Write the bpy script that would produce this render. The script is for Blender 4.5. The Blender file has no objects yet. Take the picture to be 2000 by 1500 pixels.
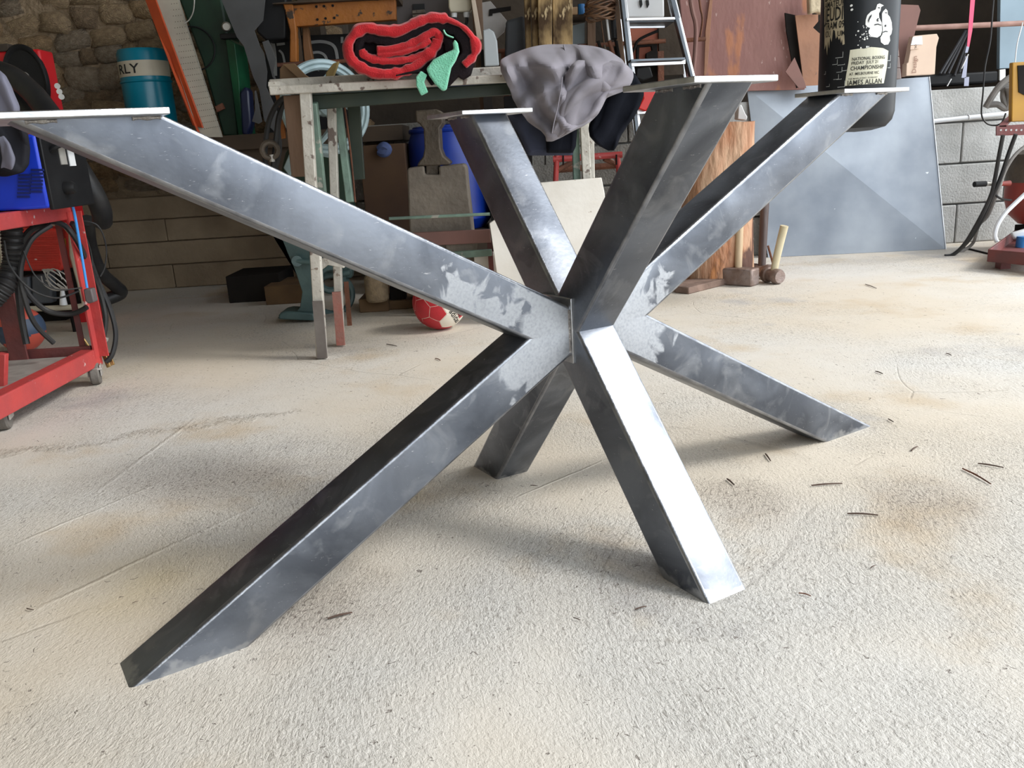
import bpy, bmesh, math, random
from mathutils import Vector, Matrix, noise
random.seed(7)
V = Vector
sc = bpy.context.scene
col = sc.collection
# ------------------------------------------------------------------ camera
FPX, PITCH, ROLL = 1666.088, 0.27064754, -0.06267849
CAM = V((-0.11875928, -1.44140887, 0.65937034))
Fw = V((0, math.cos(PITCH), -math.sin(PITCH)))
R0 = V((1, 0, 0)); U0 = R0.cross(Fw)
Rt = R0 * math.cos(ROLL) + U0 * math.sin(ROLL)
Up = -R0 * math.sin(ROLL) + U0 * math.cos(ROLL)
cd = bpy.data.cameras.new('camera'); cam = bpy.data.objects.new('camera', cd); col.objects.link(cam)
cd.sensor_fit = 'HORIZONTAL'; cd.sensor_width = 36; cd.lens = FPX / 2000 * 36; cd.clip_start = .02
m = Matrix.Identity(4)
for i in range(3):
    m[i][0] = Rt[i]; m[i][1] = Up[i]; m[i][2] = -Fw[i]; m[i][3] = CAM[i]
cam.matrix_world = m
sc.camera = cam
# ------------------------------------------------------------------ light
SKY = 4.3
w = bpy.data.worlds.new('sky'); sc.world = w; w.use_nodes = True
bg = w.node_tree.nodes['Background']; bg.inputs[0].default_value = (.88, .945, 1, 1); bg.inputs[1].default_value = SKY
def portal(name, loc, rot, sx, sy):
    l = bpy.data.lights.new(name, 'AREA'); l.shape = 'RECTANGLE'; l.size = sx; l.size_y = sy
    l.cycles.is_portal = True
    o = bpy.data.objects.new(name, l); o.location = loc; o.rotation_euler = rot; col.objects.link(o)
portal('daylight_portal', (3.2, -1.4, 1.7), (0, math.radians(90), 0), 3.4, 7.2)
portal('daylight_portal', (2.45, -2.0, 3.24), (0, 0, 0), 1.7, 6.4)
sl = bpy.data.lights.new('sun', 'SUN'); sl.energy = 3.2; sl.angle = math.radians(16); sl.color = (1, .97, .92)
so = bpy.data.objects.new('sun', sl); col.objects.link(so)
so.rotation_euler = V((-.80, .17, -.72)).to_track_quat('-Z', 'Y').to_euler()
vs = sc.view_settings
vs.view_transform = 'Standard'; vs.look = 'None'; vs.gamma = 1; vs.use_curve_mapping = False; vs.exposure = -0.36

# ------------------------------------------------------------------ helpers
def W(u, v, Y):
    d = Fw + Rt * ((u - 1000) / FPX) - Up * ((v - 750) / FPX)
    return CAM + d * ((Y - CAM.y) / d.y)
def FL(u, v, z=0.):
    d = Fw + Rt * ((u - 1000) / FPX) - Up * ((v - 750) / FPX)
    return CAM + d * ((z - CAM.z) / d.z)
def ppm(Y): return FPX / ((Y - CAM.y) * math.cos(PITCH) )
off = {}
def props(o, label=None, cat=None, group=None, kind=None):
    if label: o['label'] = label
    if cat: o['category'] = cat
    if group: o['group'] = group
    if kind: o['kind'] = kind
    return o
def thing(name, label, cat, loc, group=None, kind=None):
    o = bpy.data.objects.new(name, None); o.location = loc; o.empty_display_size = .05; col.objects.link(o)
    off[o.name] = V(loc); return props(o, label, cat, group, kind)
def catmull(pts, n=6, closed=False):
    P = [V(p) for p in pts]; out = []
    N = len(P)
    if N < 3 and not closed: return P
    rng = range(N) if closed else range(N - 1)
    for i in rng:
        if closed: a, b, c, d = P[i-1], P[i], P[(i+1) % N], P[(i+2) % N]
        else: a, b, c, d = P[max(i-1, 0)], P[i], P[i+1], P[min(i+2, N-1)]
        for k in range(n):
            t = k / n
            out.append(.5*((2*b)+(c-a)*t+(2*a-5*b+4*c-d)*t*t+(3*b-a-3*c+d)*t**3))
    if not closed: out.append(P[-1])
    return out
class MB:
    def __init__(s): s.v = []; s.f = []
    def add(s, vs, fs):
        b = len(s.v); s.v += [V(x) for x in vs]; s.f += [[i+b for i in f] for f in fs]; return s
    def prism(s, pts, ext):
        n = len(pts); ext = V(ext); pts = [V(p) for p in pts]
        return s.add(pts + [p+ext for p in pts], [list(range(n))[::-1], list(range(n, 2*n))] + [[i, (i+1) % n, n+(i+1) % n, n+i] for i in range(n)])
    def pp(s, uv, Y, t=.01):
        return s.prism([W(p[0], p[1], p[2] if len(p) > 2 else Y) for p in uv], (0, t, 0))
    def box(s, c, d, rot=None):
        c = V(c); d = V(d)/2; R = rot or Matrix.Identity(3)
        vs = [c + R @ V((x*d.x, y*d.y, z*d.z)) for x in (-1, 1) for y in (-1, 1) for z in (-1, 1)]
        return s.add(vs, [[0,1,3,2],[4,6,7,5],[0,4,5,1],[2,3,7,6],[0,2,6,4],[1,5,7,3]])
    def bar(s, p, q, w_, h, up=(0, 0, 1)):
        p = V(p); q = V(q); a = (q-p); L = a.length; a.normalize(); b = a.cross(V(up)).normalized(); c = b.cross(a)
        R = Matrix((a, b, c)).transposed()
        return s.box((p+q)/2, (L, w_, h), R)
    def angle(s, p, q, w_, t=.005, up=(0, 0, 1), flip=1):
        p = V(p); q = V(q); a = (q-p).normalized(); b = a.cross(V(up)).normalized()*flip; c = V(up)-a*V(up).dot(a); c.normalize()
        prof = [(0,0),(w_,0),(w_,t),(t,t),(t,w_),(0,w_)]
        return s.prism([p+b*x+c*y for x, y in prof], q-p)
    def tube(s, pts, r, n=8, sm=6, closed=False):
        P = catmull(pts, sm, closed) if sm else [V(p) for p in pts]
        N = len(P); vs = []; prev = None
        for i, p in enumerate(P):
            if closed: t = P[(i+1) % N]-P[i-1]
            else: t = P[min(i+1, N-1)]-P[max(i-1, 0)]
            if t.length < 1e-9: t = V((0,0,1))
            t.normalize()
            if prev is None:
                prev = t.orthogonal().normalized()
            prev = (prev - t*prev.dot(t)).normalized(); b = t.cross(prev)
            rr = r(i/(N-1)) if callable(r) else r
            vs += [p+(prev*math.cos(2*math.pi*k/n)+b*math.sin(2*math.pi*k/n))*rr for k in range(n)]
        fs = []
        for i in range(N if closed else N-1):
            j = (i+1) % N
            fs += [[i*n+k, i*n+(k+1) % n, j*n+(k+1) % n, j*n+k] for k in range(n)]
        if not closed: fs += [list(range(n))[::-1], [(N-1)*n+k for k in range(n)]]
        return s.add(vs, fs)
    def cyl(s, p, q, r, r2=None, n=20):
        r2 = r if r2 is None else r2; p = V(p); q = V(q); t = (q-p).normalized(); a = t.orthogonal().normalized(); b = t.cross(a)
        vs = [c+(a*math.cos(2*math.pi*k/n)+b*math.sin(2*math.pi*k/n))*rr for c, rr in ((p, r), (q, r2)) for k in range(n)]
        return s.add(vs, [list(range(n))[::-1], list(range(n, 2*n))] + [[k, (k+1) % n, n+(k+1) % n, n+k] for k in range(n)])
    def lathe(s, prof, base, axis=(0, 0, 1), n=32):
        t = V(axis).normalized(); a = t.orthogonal().normalized(); b = t.cross(a); base = V(base); N = len(prof)
        vs = [base+t*z+(a*math.cos(2*math.pi*k/n)+b*math.sin(2*math.pi*k/n))*r for r, z in prof for k in range(n)]
        fs = [[i*n+k, i*n+(k+1) % n, (i+1)*n+(k+1) % n, (i+1)*n+k] for i in range(N-1) for k in range(n)]
        return s.add(vs, fs + [list(range(n))[::-1], [(N-1)*n+k for k in range(n)]])
    def ring(s, c, ax, r, t, n=32, nt=8, sq=1.0, a=None):
        ax = V(ax).normalized(); a = V(a).normalized() if a else ax.orthogonal().normalized(); b = ax.cross(a); c = V(c)
        return s.tube([c+(a*math.cos(2*math.pi*k/n)+b*sq*math.sin(2*math.pi*k/n))*r for k in range(n)], t, nt, 0, True)
    def build(s, name, mat, parent=None, bevel=0, sub=0, loc=None, smooth=True, seg=2, solid=0):
        if parent is not None: o0 = off[parent.name]
        else: o0 = V(loc) if loc is not None else sum(s.v, V())/len(s.v)
        me = bpy.data.meshes.new(name); me.from_pydata([x-o0 for x in s.v], [], s.f); me.materials.append(mat)
        bm = bmesh.new(); bm.from_mesh(me); bmesh.ops.recalc_face_normals(bm, faces=bm.faces); bm.to_mesh(me); bm.free()
        if smooth:
            me.shade_smooth(); me.set_sharp_from_angle(angle=math.radians(35))
        o = bpy.data.objects.new(name, me); col.objects.link(o); off[o.name] = o0
        if parent is not None: o.parent = parent
        else: o.location = o0
        if solid:
            k = o.modifiers.new('s', 'SOLIDIFY'); k.thickness = solid; k.offset = 0
        if sub:
            k = o.modifiers.new('u', 'SUBSURF'); k.levels = sub; k.render_levels = sub
        if bevel:
            k = o.modifiers.new('b', 'BEVEL'); k.width = bevel; k.segments = seg; k.limit_method = 'ANGLE'; k.angle_limit = math.radians(40); k.harden_normals = False
        return o
    def solo(s, name, mat, label, cat, group=None, kind=None, **k):
        return props(s.build(name, mat, None, **k), label, cat, group, kind)

MATS = {}
def mat(name, c1, c2=None, scale=6, rough=.6, metal=0, bump=0, bscale=60, spot=None, stretch=(1, 1, 1), det=5, rvar=0, bdist=.01, spec=.5, sheen=0, contrast=(.35, .65)):
    if name in MATS: return MATS[name]
    m = bpy.data.materials.new(name); m.use_nodes = True; MATS[name] = m
    nt = m.node_tree; N = nt.nodes; L = nt.links; b = N['Principled BSDF']
    b.inputs['Roughness'].default_value = rough; b.inputs['Metallic'].default_value = metal
    b.inputs['Specular IOR Level'].default_value = spec
    if sheen: b.inputs['Sheen Weight'].default_value = sheen; b.inputs['Sheen Roughness'].default_value = .5
    b.inputs['Base Color'].default_value = (*c1, 1)
    tc = N.new('ShaderNodeTexCoord'); mp = N.new('ShaderNodeMapping'); mp.inputs['Scale'].default_value = stretch
    L.new(tc.outputs['Object'], mp.inputs['Vector'])
    def nz(sc_, d=det):
        n = N.new('ShaderNodeTexNoise'); n.inputs['Scale'].default_value = sc_; n.inputs['Detail'].default_value = d
        L.new(mp.outputs[0], n.inputs['Vector']); return n
    def ramp(fac, a, b_):
        r = N.new('ShaderNodeMapRange'); r.inputs['From Min'].default_value = a; r.inputs['From Max'].default_value = b_
        L.new(fac, r.inputs['Value']); return r.outputs[0]
    def mix(f, a, b_):
        x = N.new('ShaderNodeMix'); x.data_type = 'RGBA'; L.new(f, x.inputs[0])
        for s_, val in ((x.inputs[6], a), (x.inputs[7], b_)):
            if isinstance(val, tuple): s_.default_value = (*val, 1)
            else: L.new(val, s_)
        return x.outputs[2]
    c = c1
    n1 = nz(scale)
    if c2: c = mix(ramp(n1.outputs['Fac'], *contrast), c1, c2)
    if spot:
        for sp in (spot if isinstance(spot, list) else [spot]):
            n2 = nz(sp[1], 8); c = mix(ramp(n2.outputs['Fac'], sp[2], sp[2]+.04), c, sp[0])
    if not isinstance(c, tuple): L.new(c, b.inputs['Base Color'])
    if rvar:
        r = N.new('ShaderNodeMapRange'); r.inputs['To Min'].default_value = rough-rvar; r.inputs['To Max'].default_value = rough+rvar
        n3 = nz(scale*2.7); L.new(n3.outputs['Fac'], r.inputs['Value']); L.new(r.outputs[0], b.inputs['Roughness'])
    if bump:
        n4 = nz(bscale, 6); bp = N.new('ShaderNodeBump'); bp.inputs['Strength'].default_value = bump; bp.inputs['Distance'].default_value = bdist
        L.new(n4.outputs['Fac'], bp.inputs['Height']); L.new(bp.outputs[0], b.inputs['Normal'])
    return m

# ---- special materials
def mfloor():
    m = bpy.data.materials.new('rough_concrete_floor'); m.use_nodes = True; nt = m.node_tree; N = nt.nodes; L = nt.links; b = N['Principled BSDF']
    b.inputs['Roughness'].default_value = .75; b.inputs['Specular IOR Level'].default_value = .35
    tc = N.new('ShaderNodeTexCoord')
    def node(t, **k):
        n = N.new(t)
        for a, v in k.items():
            if a in n.inputs: n.inputs[a].default_value = v
            else: setattr(n, a, v)
        return n
    def noise_(vec, s, d=5, r=.55, dist=0):
        n = node('ShaderNodeTexNoise', Scale=s, Detail=d, Roughness=r, Distortion=dist); L.new(vec, n.inputs['Vector']); return n
    def rng(x, a, b_, c=0., d=1.):
        r = N.new('ShaderNodeMapRange'); L.new(x, r.inputs['Value'])
        for k, v in zip(('From Min', 'From Max', 'To Min', 'To Max'), (a, b_, c, d)): r.inputs[k].default_value = v
        return r.outputs[0]
    def mth(op, a, b_):
        x = N.new('ShaderNodeMath'); x.operation = op
        for i, v in enumerate((a, b_)):
            if isinstance(v, (int, float)): x.inputs[i].default_value = v
            else: L.new(v, x.inputs[i])
        return x.outputs[0]
    def mix(f, a, b_):
        x = N.new('ShaderNodeMix'); x.data_type = 'RGBA'
        if isinstance(f, float): x.inputs[0].default_value = f
        else: L.new(f, x.inputs[0])
        for s_, val in ((x.inputs[6], a), (x.inputs[7], b_)):
            if isinstance(val, tuple): s_.default_value = (*val, 1)
            else: L.new(val, s_)
        return x.outputs[2]
    P = tc.outputs['Object']
    # warped coordinates make the broom strokes curve
    wn = noise_(P, 1.1, 1)
    vm = node('ShaderNodeVectorMath', operation='SCALE'); vm.inputs['Scale'].default_value = .4; L.new(wn.outputs['Color'], vm.inputs[0])
    va = node('ShaderNodeVectorMath', operation='ADD'); L.new(P, va.inputs[0]); L.new(vm.outputs[0], va.inputs[1])
    mp = N.new('ShaderNodeMapping'); mp.inputs['Rotation'].default_value = (0, 0, .9); mp.inputs['Scale'].default_value = (1, .42, 1); L.new(va.outputs[0], mp.inputs['Vector'])
    st = noise_(mp.outputs[0], 150, 5, .62, .8)
    fine = noise_(P, 130, 5, .7)
    pit = noise_(P, 75, 3, .6, 1.2)
    zone = noise_(P, 1.7, 3); z = rng(zone.outputs['Fac'], .42, .6)
    dist = node('ShaderNodeSeparateXYZ'); L.new(P, dist.inputs[0])
    nearf = rng(dist.outputs['Y'], 1.3, -.3, .18, 1.0)
    def spot(cx_, cy_, r0, r1, am=.12, sc_=3.5, sx=1., sy=1.):
        d_ = N.new('ShaderNodeVectorMath'); d_.operation = 'SUBTRACT'; L.new(P, d_.inputs[0]); d_.inputs[1].default_value = (cx_, cy_, 0)
        m_ = N.new('ShaderNodeVectorMath'); m_.operation = 'MULTIPLY'; L.new(d_.outputs[0], m_.inputs[0]); m_.inputs[1].default_value = (1/sx, 1/sy, 0)
        l_ = N.new('ShaderNodeVectorMath'); l_.operation = 'LENGTH'; L.new(m_.outputs[0], l_.inputs[0])
        nn_ = noise_(P, sc_, 5, .6); x = mth('ADD', l_.outputs['Value'], rng(nn_.outputs['Fac'], .25, .75, -am, am)); return rng(x, r1, r0)
    g1, g2, g3, g4 = FL(400, 930), FL(1470, 985), FL(620, 1200), FL(1780, 980)
    grit = mth('MAXIMUM', mth('MAXIMUM', spot(g1.x, g1.y, .06, .26, .12, 3.5, 1.3, .8), spot(g2.x, g2.y, .04, .16, .09)), mth('MAXIMUM', spot(g3.x, g3.y, .02, .14, .10), spot(g4.x, g4.y, .03, .16, .12)))
    z = mth('MAXIMUM', z, grit)
    h1 = mth('MULTIPLY', rng(st.outputs['Fac'], .3, .62), mth('ADD', mth('MULTIPLY', z, .8), .2))
    pitm = rng(pit.outputs['Fac'], .34, .29)
    h = mth('ADD', mth('MULTIPLY', h1, nearf), mth('MULTIPLY', rng(fine.outputs['Fac'], .35, .6), mth('MULTIPLY', mth('MULTIPLY', nearf, .8), mth('ADD', mth('MULTIPLY', z, .7), .3))))
    h = mth('SUBTRACT', h, mth('MULTIPLY', pitm, .6))
    big = noise_(P, 5, 3); h = mth('ADD', h, mth('MULTIPLY', big.outputs['Fac'], 1.2))
    # shallow curved trowel scores
    wv = node('ShaderNodeTexVoronoi', feature='DISTANCE_TO_EDGE', Scale=.9); L.new(va.outputs[0], wv.inputs['Vector'])
    crack = rng(wv.outputs['Distance'], .004, 0.0)
    crn = noise_(P, 2.3, 2); crack = mth('MULTIPLY', crack, rng(crn.outputs['Fac'], .5, .56))
    h = mth('SUBTRACT', h, mth('MULTIPLY', crack, .4))
    # straight trowel scores and one ragged ridge
    def line(a_, b_, wdt, am, lo=-.1, hi=1.1):
        dx, dy = b_.x-a_.x, b_.y-a_.y; Lg = math.hypot(dx, dy); dx /= Lg; dy /= Lg
        def dot(vx, vy, off_):
            q = N.new('ShaderNodeVectorMath'); q.operation = 'DOT_PRODUCT'; L.new(P, q.inputs[0]); q.inputs[1].default_value = (vx, vy, 0); return mth('SUBTRACT', q.outputs['Value'], off_)
        al = dot(dx, dy, a_.x*dx+a_.y*dy); ac = dot(-dy, dx, -a_.x*dy+a_.y*dx)
        nn_ = noise_(P, 7, 6, .65); ac = mth('ABSOLUTE', mth('ADD', ac, rng(nn_.outputs['Fac'], .25, .75, -am, am)), 0)
        m_ = rng(ac, wdt, wdt*.2); ends = mth('MULTIPLY', rng(al, -.02, .08), rng(al, Lg+.02, Lg-.08)); return mth('MULTIPLY', m_, ends)
    ridge = line(FL(-100, 905), FL(600, 800), .035, .05); sc1 = line(FL(60, 1195), FL(560, 960), .007, .004); sc2 = line(FL(170, 975), FL(385, 815), .008, .004); sc3 = line(FL(0, 1075), FL(330, 935), .006, .006)
    sc4 = line(FL(1000, 975), FL(1190, 895), .004, .003)
    scores = mth('MAXIMUM', mth('MAXIMUM', sc1, sc2), mth('MAXIMUM', sc3, sc4))
    rag = noise_(P, 42, 5, .7); ridge = mth('MULTIPLY', ridge, rng(rag.outputs['Fac'], .42, .6))
    h = mth('ADD', h, mth('MULTIPLY', scores, .8)); h = mth('ADD', h, mth('MULTIPLY', ridge, 1.6))
    bp = N.new('ShaderNodeBump'); bp.inputs['Strength'].default_value = .6; bp.inputs['Distance'].default_value = .0048
    L.new(h, bp.inputs['Height']); L.new(bp.outputs[0], b.inputs['Normal'])
    c = mix(rng(noise_(P, .9, 4).outputs['Fac'], .4, .62), (.61, .54, .445), (.63, .605, .565))
    c = mix(rng(noise_(P, 2.6, 5).outputs['Fac'], .56, .75), c, (.54, .43, .30))
    c = mix(rng(noise_(P, 1.6, 4, .6).outputs['Fac'], .6, .72), c, (.43, .41, .40))
    c = mix(mth('MULTIPLY', grit, .35), c, (.40, .34, .29))
    c = mix(mth('MULTIPLY', rng(noise_(P, 110, 4, .65).outputs['Fac'], .46, .34), mth('ADD', mth('MULTIPLY', z, .35), mth('MULTIPLY', grit, .45))), c, (.15, .12, .10))
    c = mix(mth('MULTIPLY', mth('MULTIPLY', ridge, rng(rag.outputs['Fac'], .62, .5)), .6), c, (.26, .21, .15))
    y1, y2 = FL(330, 1130), FL(760, 960)
    c = mix(mth('MULTIPLY', mth('MAXIMUM', spot(y1.x, y1.y, .02, .17, .06), spot(y2.x, y2.y, .0, .12, .06)), .5), c, (.50, .40, .22))
    c = mix(mth('MULTIPLY', rng(st.outputs['Fac'], .47, .28), mth('MULTIPLY', z, .6)), c, (.18, .15, .12))
    c = mix(mth('MULTIPLY', pitm, .75), c, (.15, .12, .10))
    c = mix(mth('MULTIPLY', crack, .2), c, (.12, .09, .07))
    c = mix(mth('MULTIPLY', rng(noise_(P, 30, 6, .75).outputs['Fac'], .66, .70), .7), c, (.12, .10, .09))
    L.new(c, b.inputs['Base Color'])
    return m
def msteel(name='raw_mill_steel', hub=True):
    m = bpy.data.materials.new(name); m.use_nodes = True; nt = m.node_tree; N = nt.nodes; L = nt.links; b = N['Principled BSDF']
    b.inputs['Metallic'].default_value = .92
    tc = N.new('ShaderNodeTexCoord'); P = tc.outputs['Object']
    def nz(s, d=5, st=(1, 1, 1), dist=0):
        mp = N.new('ShaderNodeMapping'); mp.inputs['Scale'].default_value = st; L.new(P, mp.inputs['Vector'])
        n = N.new('ShaderNodeTexNoise'); n.inputs['Scale'].default_value = s; n.inputs['Detail'].default_value = d; n.inputs['Distortion'].default_value = dist; L.new(mp.outputs[0], n.inputs['Vector']); return n.outputs['Fac']
    def rng(x, a, b_, c=0., d=1.):
        r = N.new('ShaderNodeMapRange'); L.new(x, r.inputs['Value'])
        for k, v in zip(('From Min', 'From Max', 'To Min', 'To Max'), (a, b_, c, d)): r.inputs[k].default_value = v
        return r.outputs[0]
    def mth(op, a, b_):
        x = N.new('ShaderNodeMath'); x.operation = op
        for i, v in enumerate((a, b_)):
            if isinstance(v, (int, float)): x.inputs[i].default_value = v
            else: L.new(v, x.inputs[i])
        return x.outputs[0]
    def mix(f, a, b_):
        x = N.new('ShaderNodeMix'); x.data_type = 'RGBA'; L.new(f, x.inputs[0])
        for s_, val in ((x.inputs[6], a), (x.inputs[7], b_)):
            if isinstance(val, tuple): s_.default_value = (*val, 1)
            else: L.new(val, s_)
        return x.outputs[2]
    cloud = rng(nz(6.5, 5, dist=.7), .36, .66)
    c = mix(cloud, (.10, .110, .132), (.21, .23, .268))
    c = mix(mth('MULTIPLY', rng(nz(17, 4, dist=1.), .56, .72), .5), c, (.31, .325, .35))
    ro = rng(nz(9, 4), .3, .7, .30, .46)
    if hub:
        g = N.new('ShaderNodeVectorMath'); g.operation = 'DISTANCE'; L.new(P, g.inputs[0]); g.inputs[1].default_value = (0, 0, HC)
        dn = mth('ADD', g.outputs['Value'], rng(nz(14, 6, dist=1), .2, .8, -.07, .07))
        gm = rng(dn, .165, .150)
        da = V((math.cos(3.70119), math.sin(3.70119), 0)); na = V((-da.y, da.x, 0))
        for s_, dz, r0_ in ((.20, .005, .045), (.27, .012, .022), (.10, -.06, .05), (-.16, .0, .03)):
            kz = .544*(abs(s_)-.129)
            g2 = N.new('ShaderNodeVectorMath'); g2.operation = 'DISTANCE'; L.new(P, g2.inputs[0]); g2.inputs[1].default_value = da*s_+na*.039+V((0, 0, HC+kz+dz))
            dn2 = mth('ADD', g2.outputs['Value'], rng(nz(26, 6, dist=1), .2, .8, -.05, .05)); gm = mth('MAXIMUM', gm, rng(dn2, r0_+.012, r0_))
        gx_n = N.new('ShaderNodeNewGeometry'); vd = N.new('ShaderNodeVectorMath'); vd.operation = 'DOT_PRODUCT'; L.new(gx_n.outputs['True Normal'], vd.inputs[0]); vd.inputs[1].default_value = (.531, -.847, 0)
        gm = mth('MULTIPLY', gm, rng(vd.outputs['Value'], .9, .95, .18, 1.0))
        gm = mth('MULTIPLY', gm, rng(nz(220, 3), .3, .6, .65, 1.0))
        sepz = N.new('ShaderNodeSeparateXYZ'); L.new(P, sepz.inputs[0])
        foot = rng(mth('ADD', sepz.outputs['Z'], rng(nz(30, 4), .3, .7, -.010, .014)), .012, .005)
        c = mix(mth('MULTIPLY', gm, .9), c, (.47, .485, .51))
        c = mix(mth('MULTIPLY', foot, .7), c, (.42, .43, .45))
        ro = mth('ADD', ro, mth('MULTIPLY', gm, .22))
    scr = rng(nz(70, 3, (1, 1, 6), 2), .70, .74)
    c = mix(mth('MULTIPLY', scr, .6), c, (.6, .6, .62))
    L.new(c, b.inputs['Base Color']); L.new(ro, b.inputs['Roughness'])
    bp = N.new('ShaderNodeBump'); bp.inputs['Strength'].default_value = .10; bp.inputs['Distance'].default_value = .002
    L.new(nz(120, 5), bp.inputs['Height']); L.new(bp.outputs[0], b.inputs['Normal'])
    return m
H = .72; HC = .3596
M_floor = mfloor(); M_steel = msteel(); M_plate = mat('ground_bright_steel', (.62, .63, .65), (.42, .43, .45), 30, .33, .95, .1, 200)
M_edge = mat('worn_steel_corner', (.34, .35, .375), (.20, .21, .235), 30, .34, .95, .1, 200)
M_weld = mat('weld_metal', (.45, .43, .41), (.25, .23, .22), 60, .4, .9, .6, 250)
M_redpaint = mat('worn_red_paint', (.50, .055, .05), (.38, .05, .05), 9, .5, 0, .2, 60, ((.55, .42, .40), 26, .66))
M_darkred_and_shade = mat('dark_red_paint_and_shade', (.17, .04, .035), (.10, .035, .035), 9, .6, 0, .2, 60)  # real dark red paint; also colours the shaded side of a trolley post
M_red = mat('glossy_red_sheet', (.62, .015, .02), (.5, .012, .018), 4, .4)
M_blue = mat('bright_blue_sheet', (.01, .05, .62), (.01, .04, .5), 4, .38)
M_black = mat('matt_black', (.008, .008, .009), (.014, .014, .015), 8, .5, spec=.25)
M_rubber = mat('black_rubber', (.018, .018, .02), (.035, .034, .033), 10, .42, spec=.3)
M_grey = mat('grey_fabric', (.235, .22, .25), (.19, .178, .20), 5, .9, 0, .3, 500, sheen=.1, spec=.1, bdist=.002)
M_navy = mat('black_work_cloth', (.010, .011, .016), (.006, .007, .010), 6, .9, 0, .3, 400, spec=.05, bdist=.002)
M_jean = mat('faded_navy_cloth', (.05, .055, .085), (.035, .04, .06), 6, .9, 0, .3, 400, spec=.05, bdist=.002)
M_blanket_r = mat('red_fleece', (.47, .006, .012), (.38, .005, .010), 18, .95, 0, .7, 260, sheen=.25, bdist=.004)
M_blanket_k = mat('black_fleece', (.020, .014, .016), (.012, .010, .012), 18, .95, 0, .7, 260, spec=.05, bdist=.004)
M_blanket_g = mat('mint_green_fleece', (.16, .50, .33), (.22, .60, .42), 25, .95, 0, .8, 220, sheen=.25, bdist=.005)
M_stone = [mat('field_stone_%s' % n, a, b_, 7, .9, 0, .9, 22, bdist=.03) for n, a, b_ in (('tan', (.52, .35, .19), (.33, .215, .115)), ('brown', (.36, .25, .15), (.24, .165, .10)), ('grey', (.42, .33, .235), (.28, .21, .145)), ('ochre', (.54, .39, .23), (.36, .25, .15)))]
M_mortar = mat('earth_mortar', (.34, .25, .16), (.22, .16, .10), 8, .95, 0, .9, 30, bdist=.03)
M_render = mat('old_concrete_course', (.33, .25, .165), (.23, .17, .11), 5, .9, 0, .5, 40)
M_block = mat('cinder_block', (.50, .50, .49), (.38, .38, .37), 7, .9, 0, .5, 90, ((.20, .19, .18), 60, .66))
M_blockd = mat('dark_speckled_cinder_block', (.30, .285, .26), (.20, .19, .17), 7, .9, 0, .9, 90, ((.50, .48, .44), 22, .64))  # darker block tone with pale specks, for the left part of the wall
M_joint = mat('block_joint_mortar', (.32, .31, .295), (.24, .23, .22), 12, .95, 0, .5, 50)
M_chip = mat('chipped_white_paint', (.56, .53, .47), (.42, .39, .34), 14, .55, .1, .3, 60, [((.16, .12, .10), 24, .62), ((.25, .20, .16), 60, .64)])
M_chipgreen = mat('chipped_sage_paint', (.20, .30, .24), (.14, .20, .165), 14, .5, .1, .3, 60, ((.40, .39, .34), 20, .6))
M_dgreen = mat('dark_green_paint', (.020, .033, .024), (.034, .045, .030), 8, .45)
M_green = mat('green_machine_paint', (.014, .13, .055), (.010, .06, .03), 6, .45)
M_dkgreen = mat('deep_green_sheet', (.008, .04, .018), (.005, .018, .010), 5, .6)
M_teal = mat('pale_teal_casting', (.075, .125, .12), (.045, .08, .08), 7, .4, 0, .2, 40)
M_palewheel = mat('pale_blue_casting', (.38, .50, .53), (.26, .35, .37), 14, .4, .1)
M_bottle = mat('cyan_gas_bottle_paint', (.0, .19, .28), (.0, .15, .23), 5, .3)
M_cream = mat('cream_paint', (.55, .50, .38), (.48, .43, .33), 9, .55)
M_orange = mat('orange_red_paint', (.60, .09, .02), (.5, .07, .02), 9, .55, 0, .2, 30)
M_perf = mat('dusty_cream_board', (.40, .36, .29), (.31, .28, .23), 6, .8)
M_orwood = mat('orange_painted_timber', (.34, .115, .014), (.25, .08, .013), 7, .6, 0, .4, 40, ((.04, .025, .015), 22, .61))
M_wood = mat('light_ash_wood', (.56, .42, .27), (.42, .30, .18), 6, .55, 0, .3, 60, stretch=(1, 1, .2))
M_dwood = mat('dark_handle_wood', (.09, .06, .055), (.06, .04, .035), 6, .5, 0, .3, 60, stretch=(1, 1, .2))
M_oldboard = mat('weathered_board', (.42, .29, .14), (.06, .035, .018), 13, .75, 0, .7, 30, ((.50, .38, .22), 24, .60), stretch=(1, 1, .45), spec=.2, contrast=(.40, .60))
M_log = mat('stripped_log_wood', (.62, .42, .28), (.36, .15, .07), 9, .7, 0, .9, 26, [((.10, .045, .03), 7, .63), ((.60, .26, .10), 5, .62)], stretch=(1.2, 1.2, .38), bdist=.02)
M_bark = mat('grey_brown_bark', (.24, .16, .125), (.14, .09, .07), 12, .9, 0, .6, 30)
M_brownwood = mat('brown_timber', (.20, .12, .075), (.13, .08, .05), 8, .75, 0, .4, 40, stretch=(1, 1, .2))
M_darkwood = mat('dark_brown_timber', (.06, .038, .022), (.04, .026, .016), 5, .8)  # dark brown wood of the shelf, stand and trestle parts
M_card = mat('cardboard', (.42, .27, .15), (.35, .22, .12), 6, .85)
M_carddark = mat('dirty_cardboard', (.17, .10, .045), (.12, .07, .035), 6, .85)
M_cardpale = mat('pale_cardboard', (.72, .56, .44), (.66, .5, .40), 6, .85)
M_rust = mat('rusty_iron', (.20, .075, .04), (.12, .05, .03), 14, .7, .2, .4, 80)
M_rustpanel = mat('primer_brown_steel', (.29, .14, .12), (.245, .11, .095), 4, .6, 0, .25, 25, [((.45, .30, .27), 38, .68), ((.40, .16, .08), 3.2, .60)], stretch=(1.5, 1.5, .6))
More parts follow.
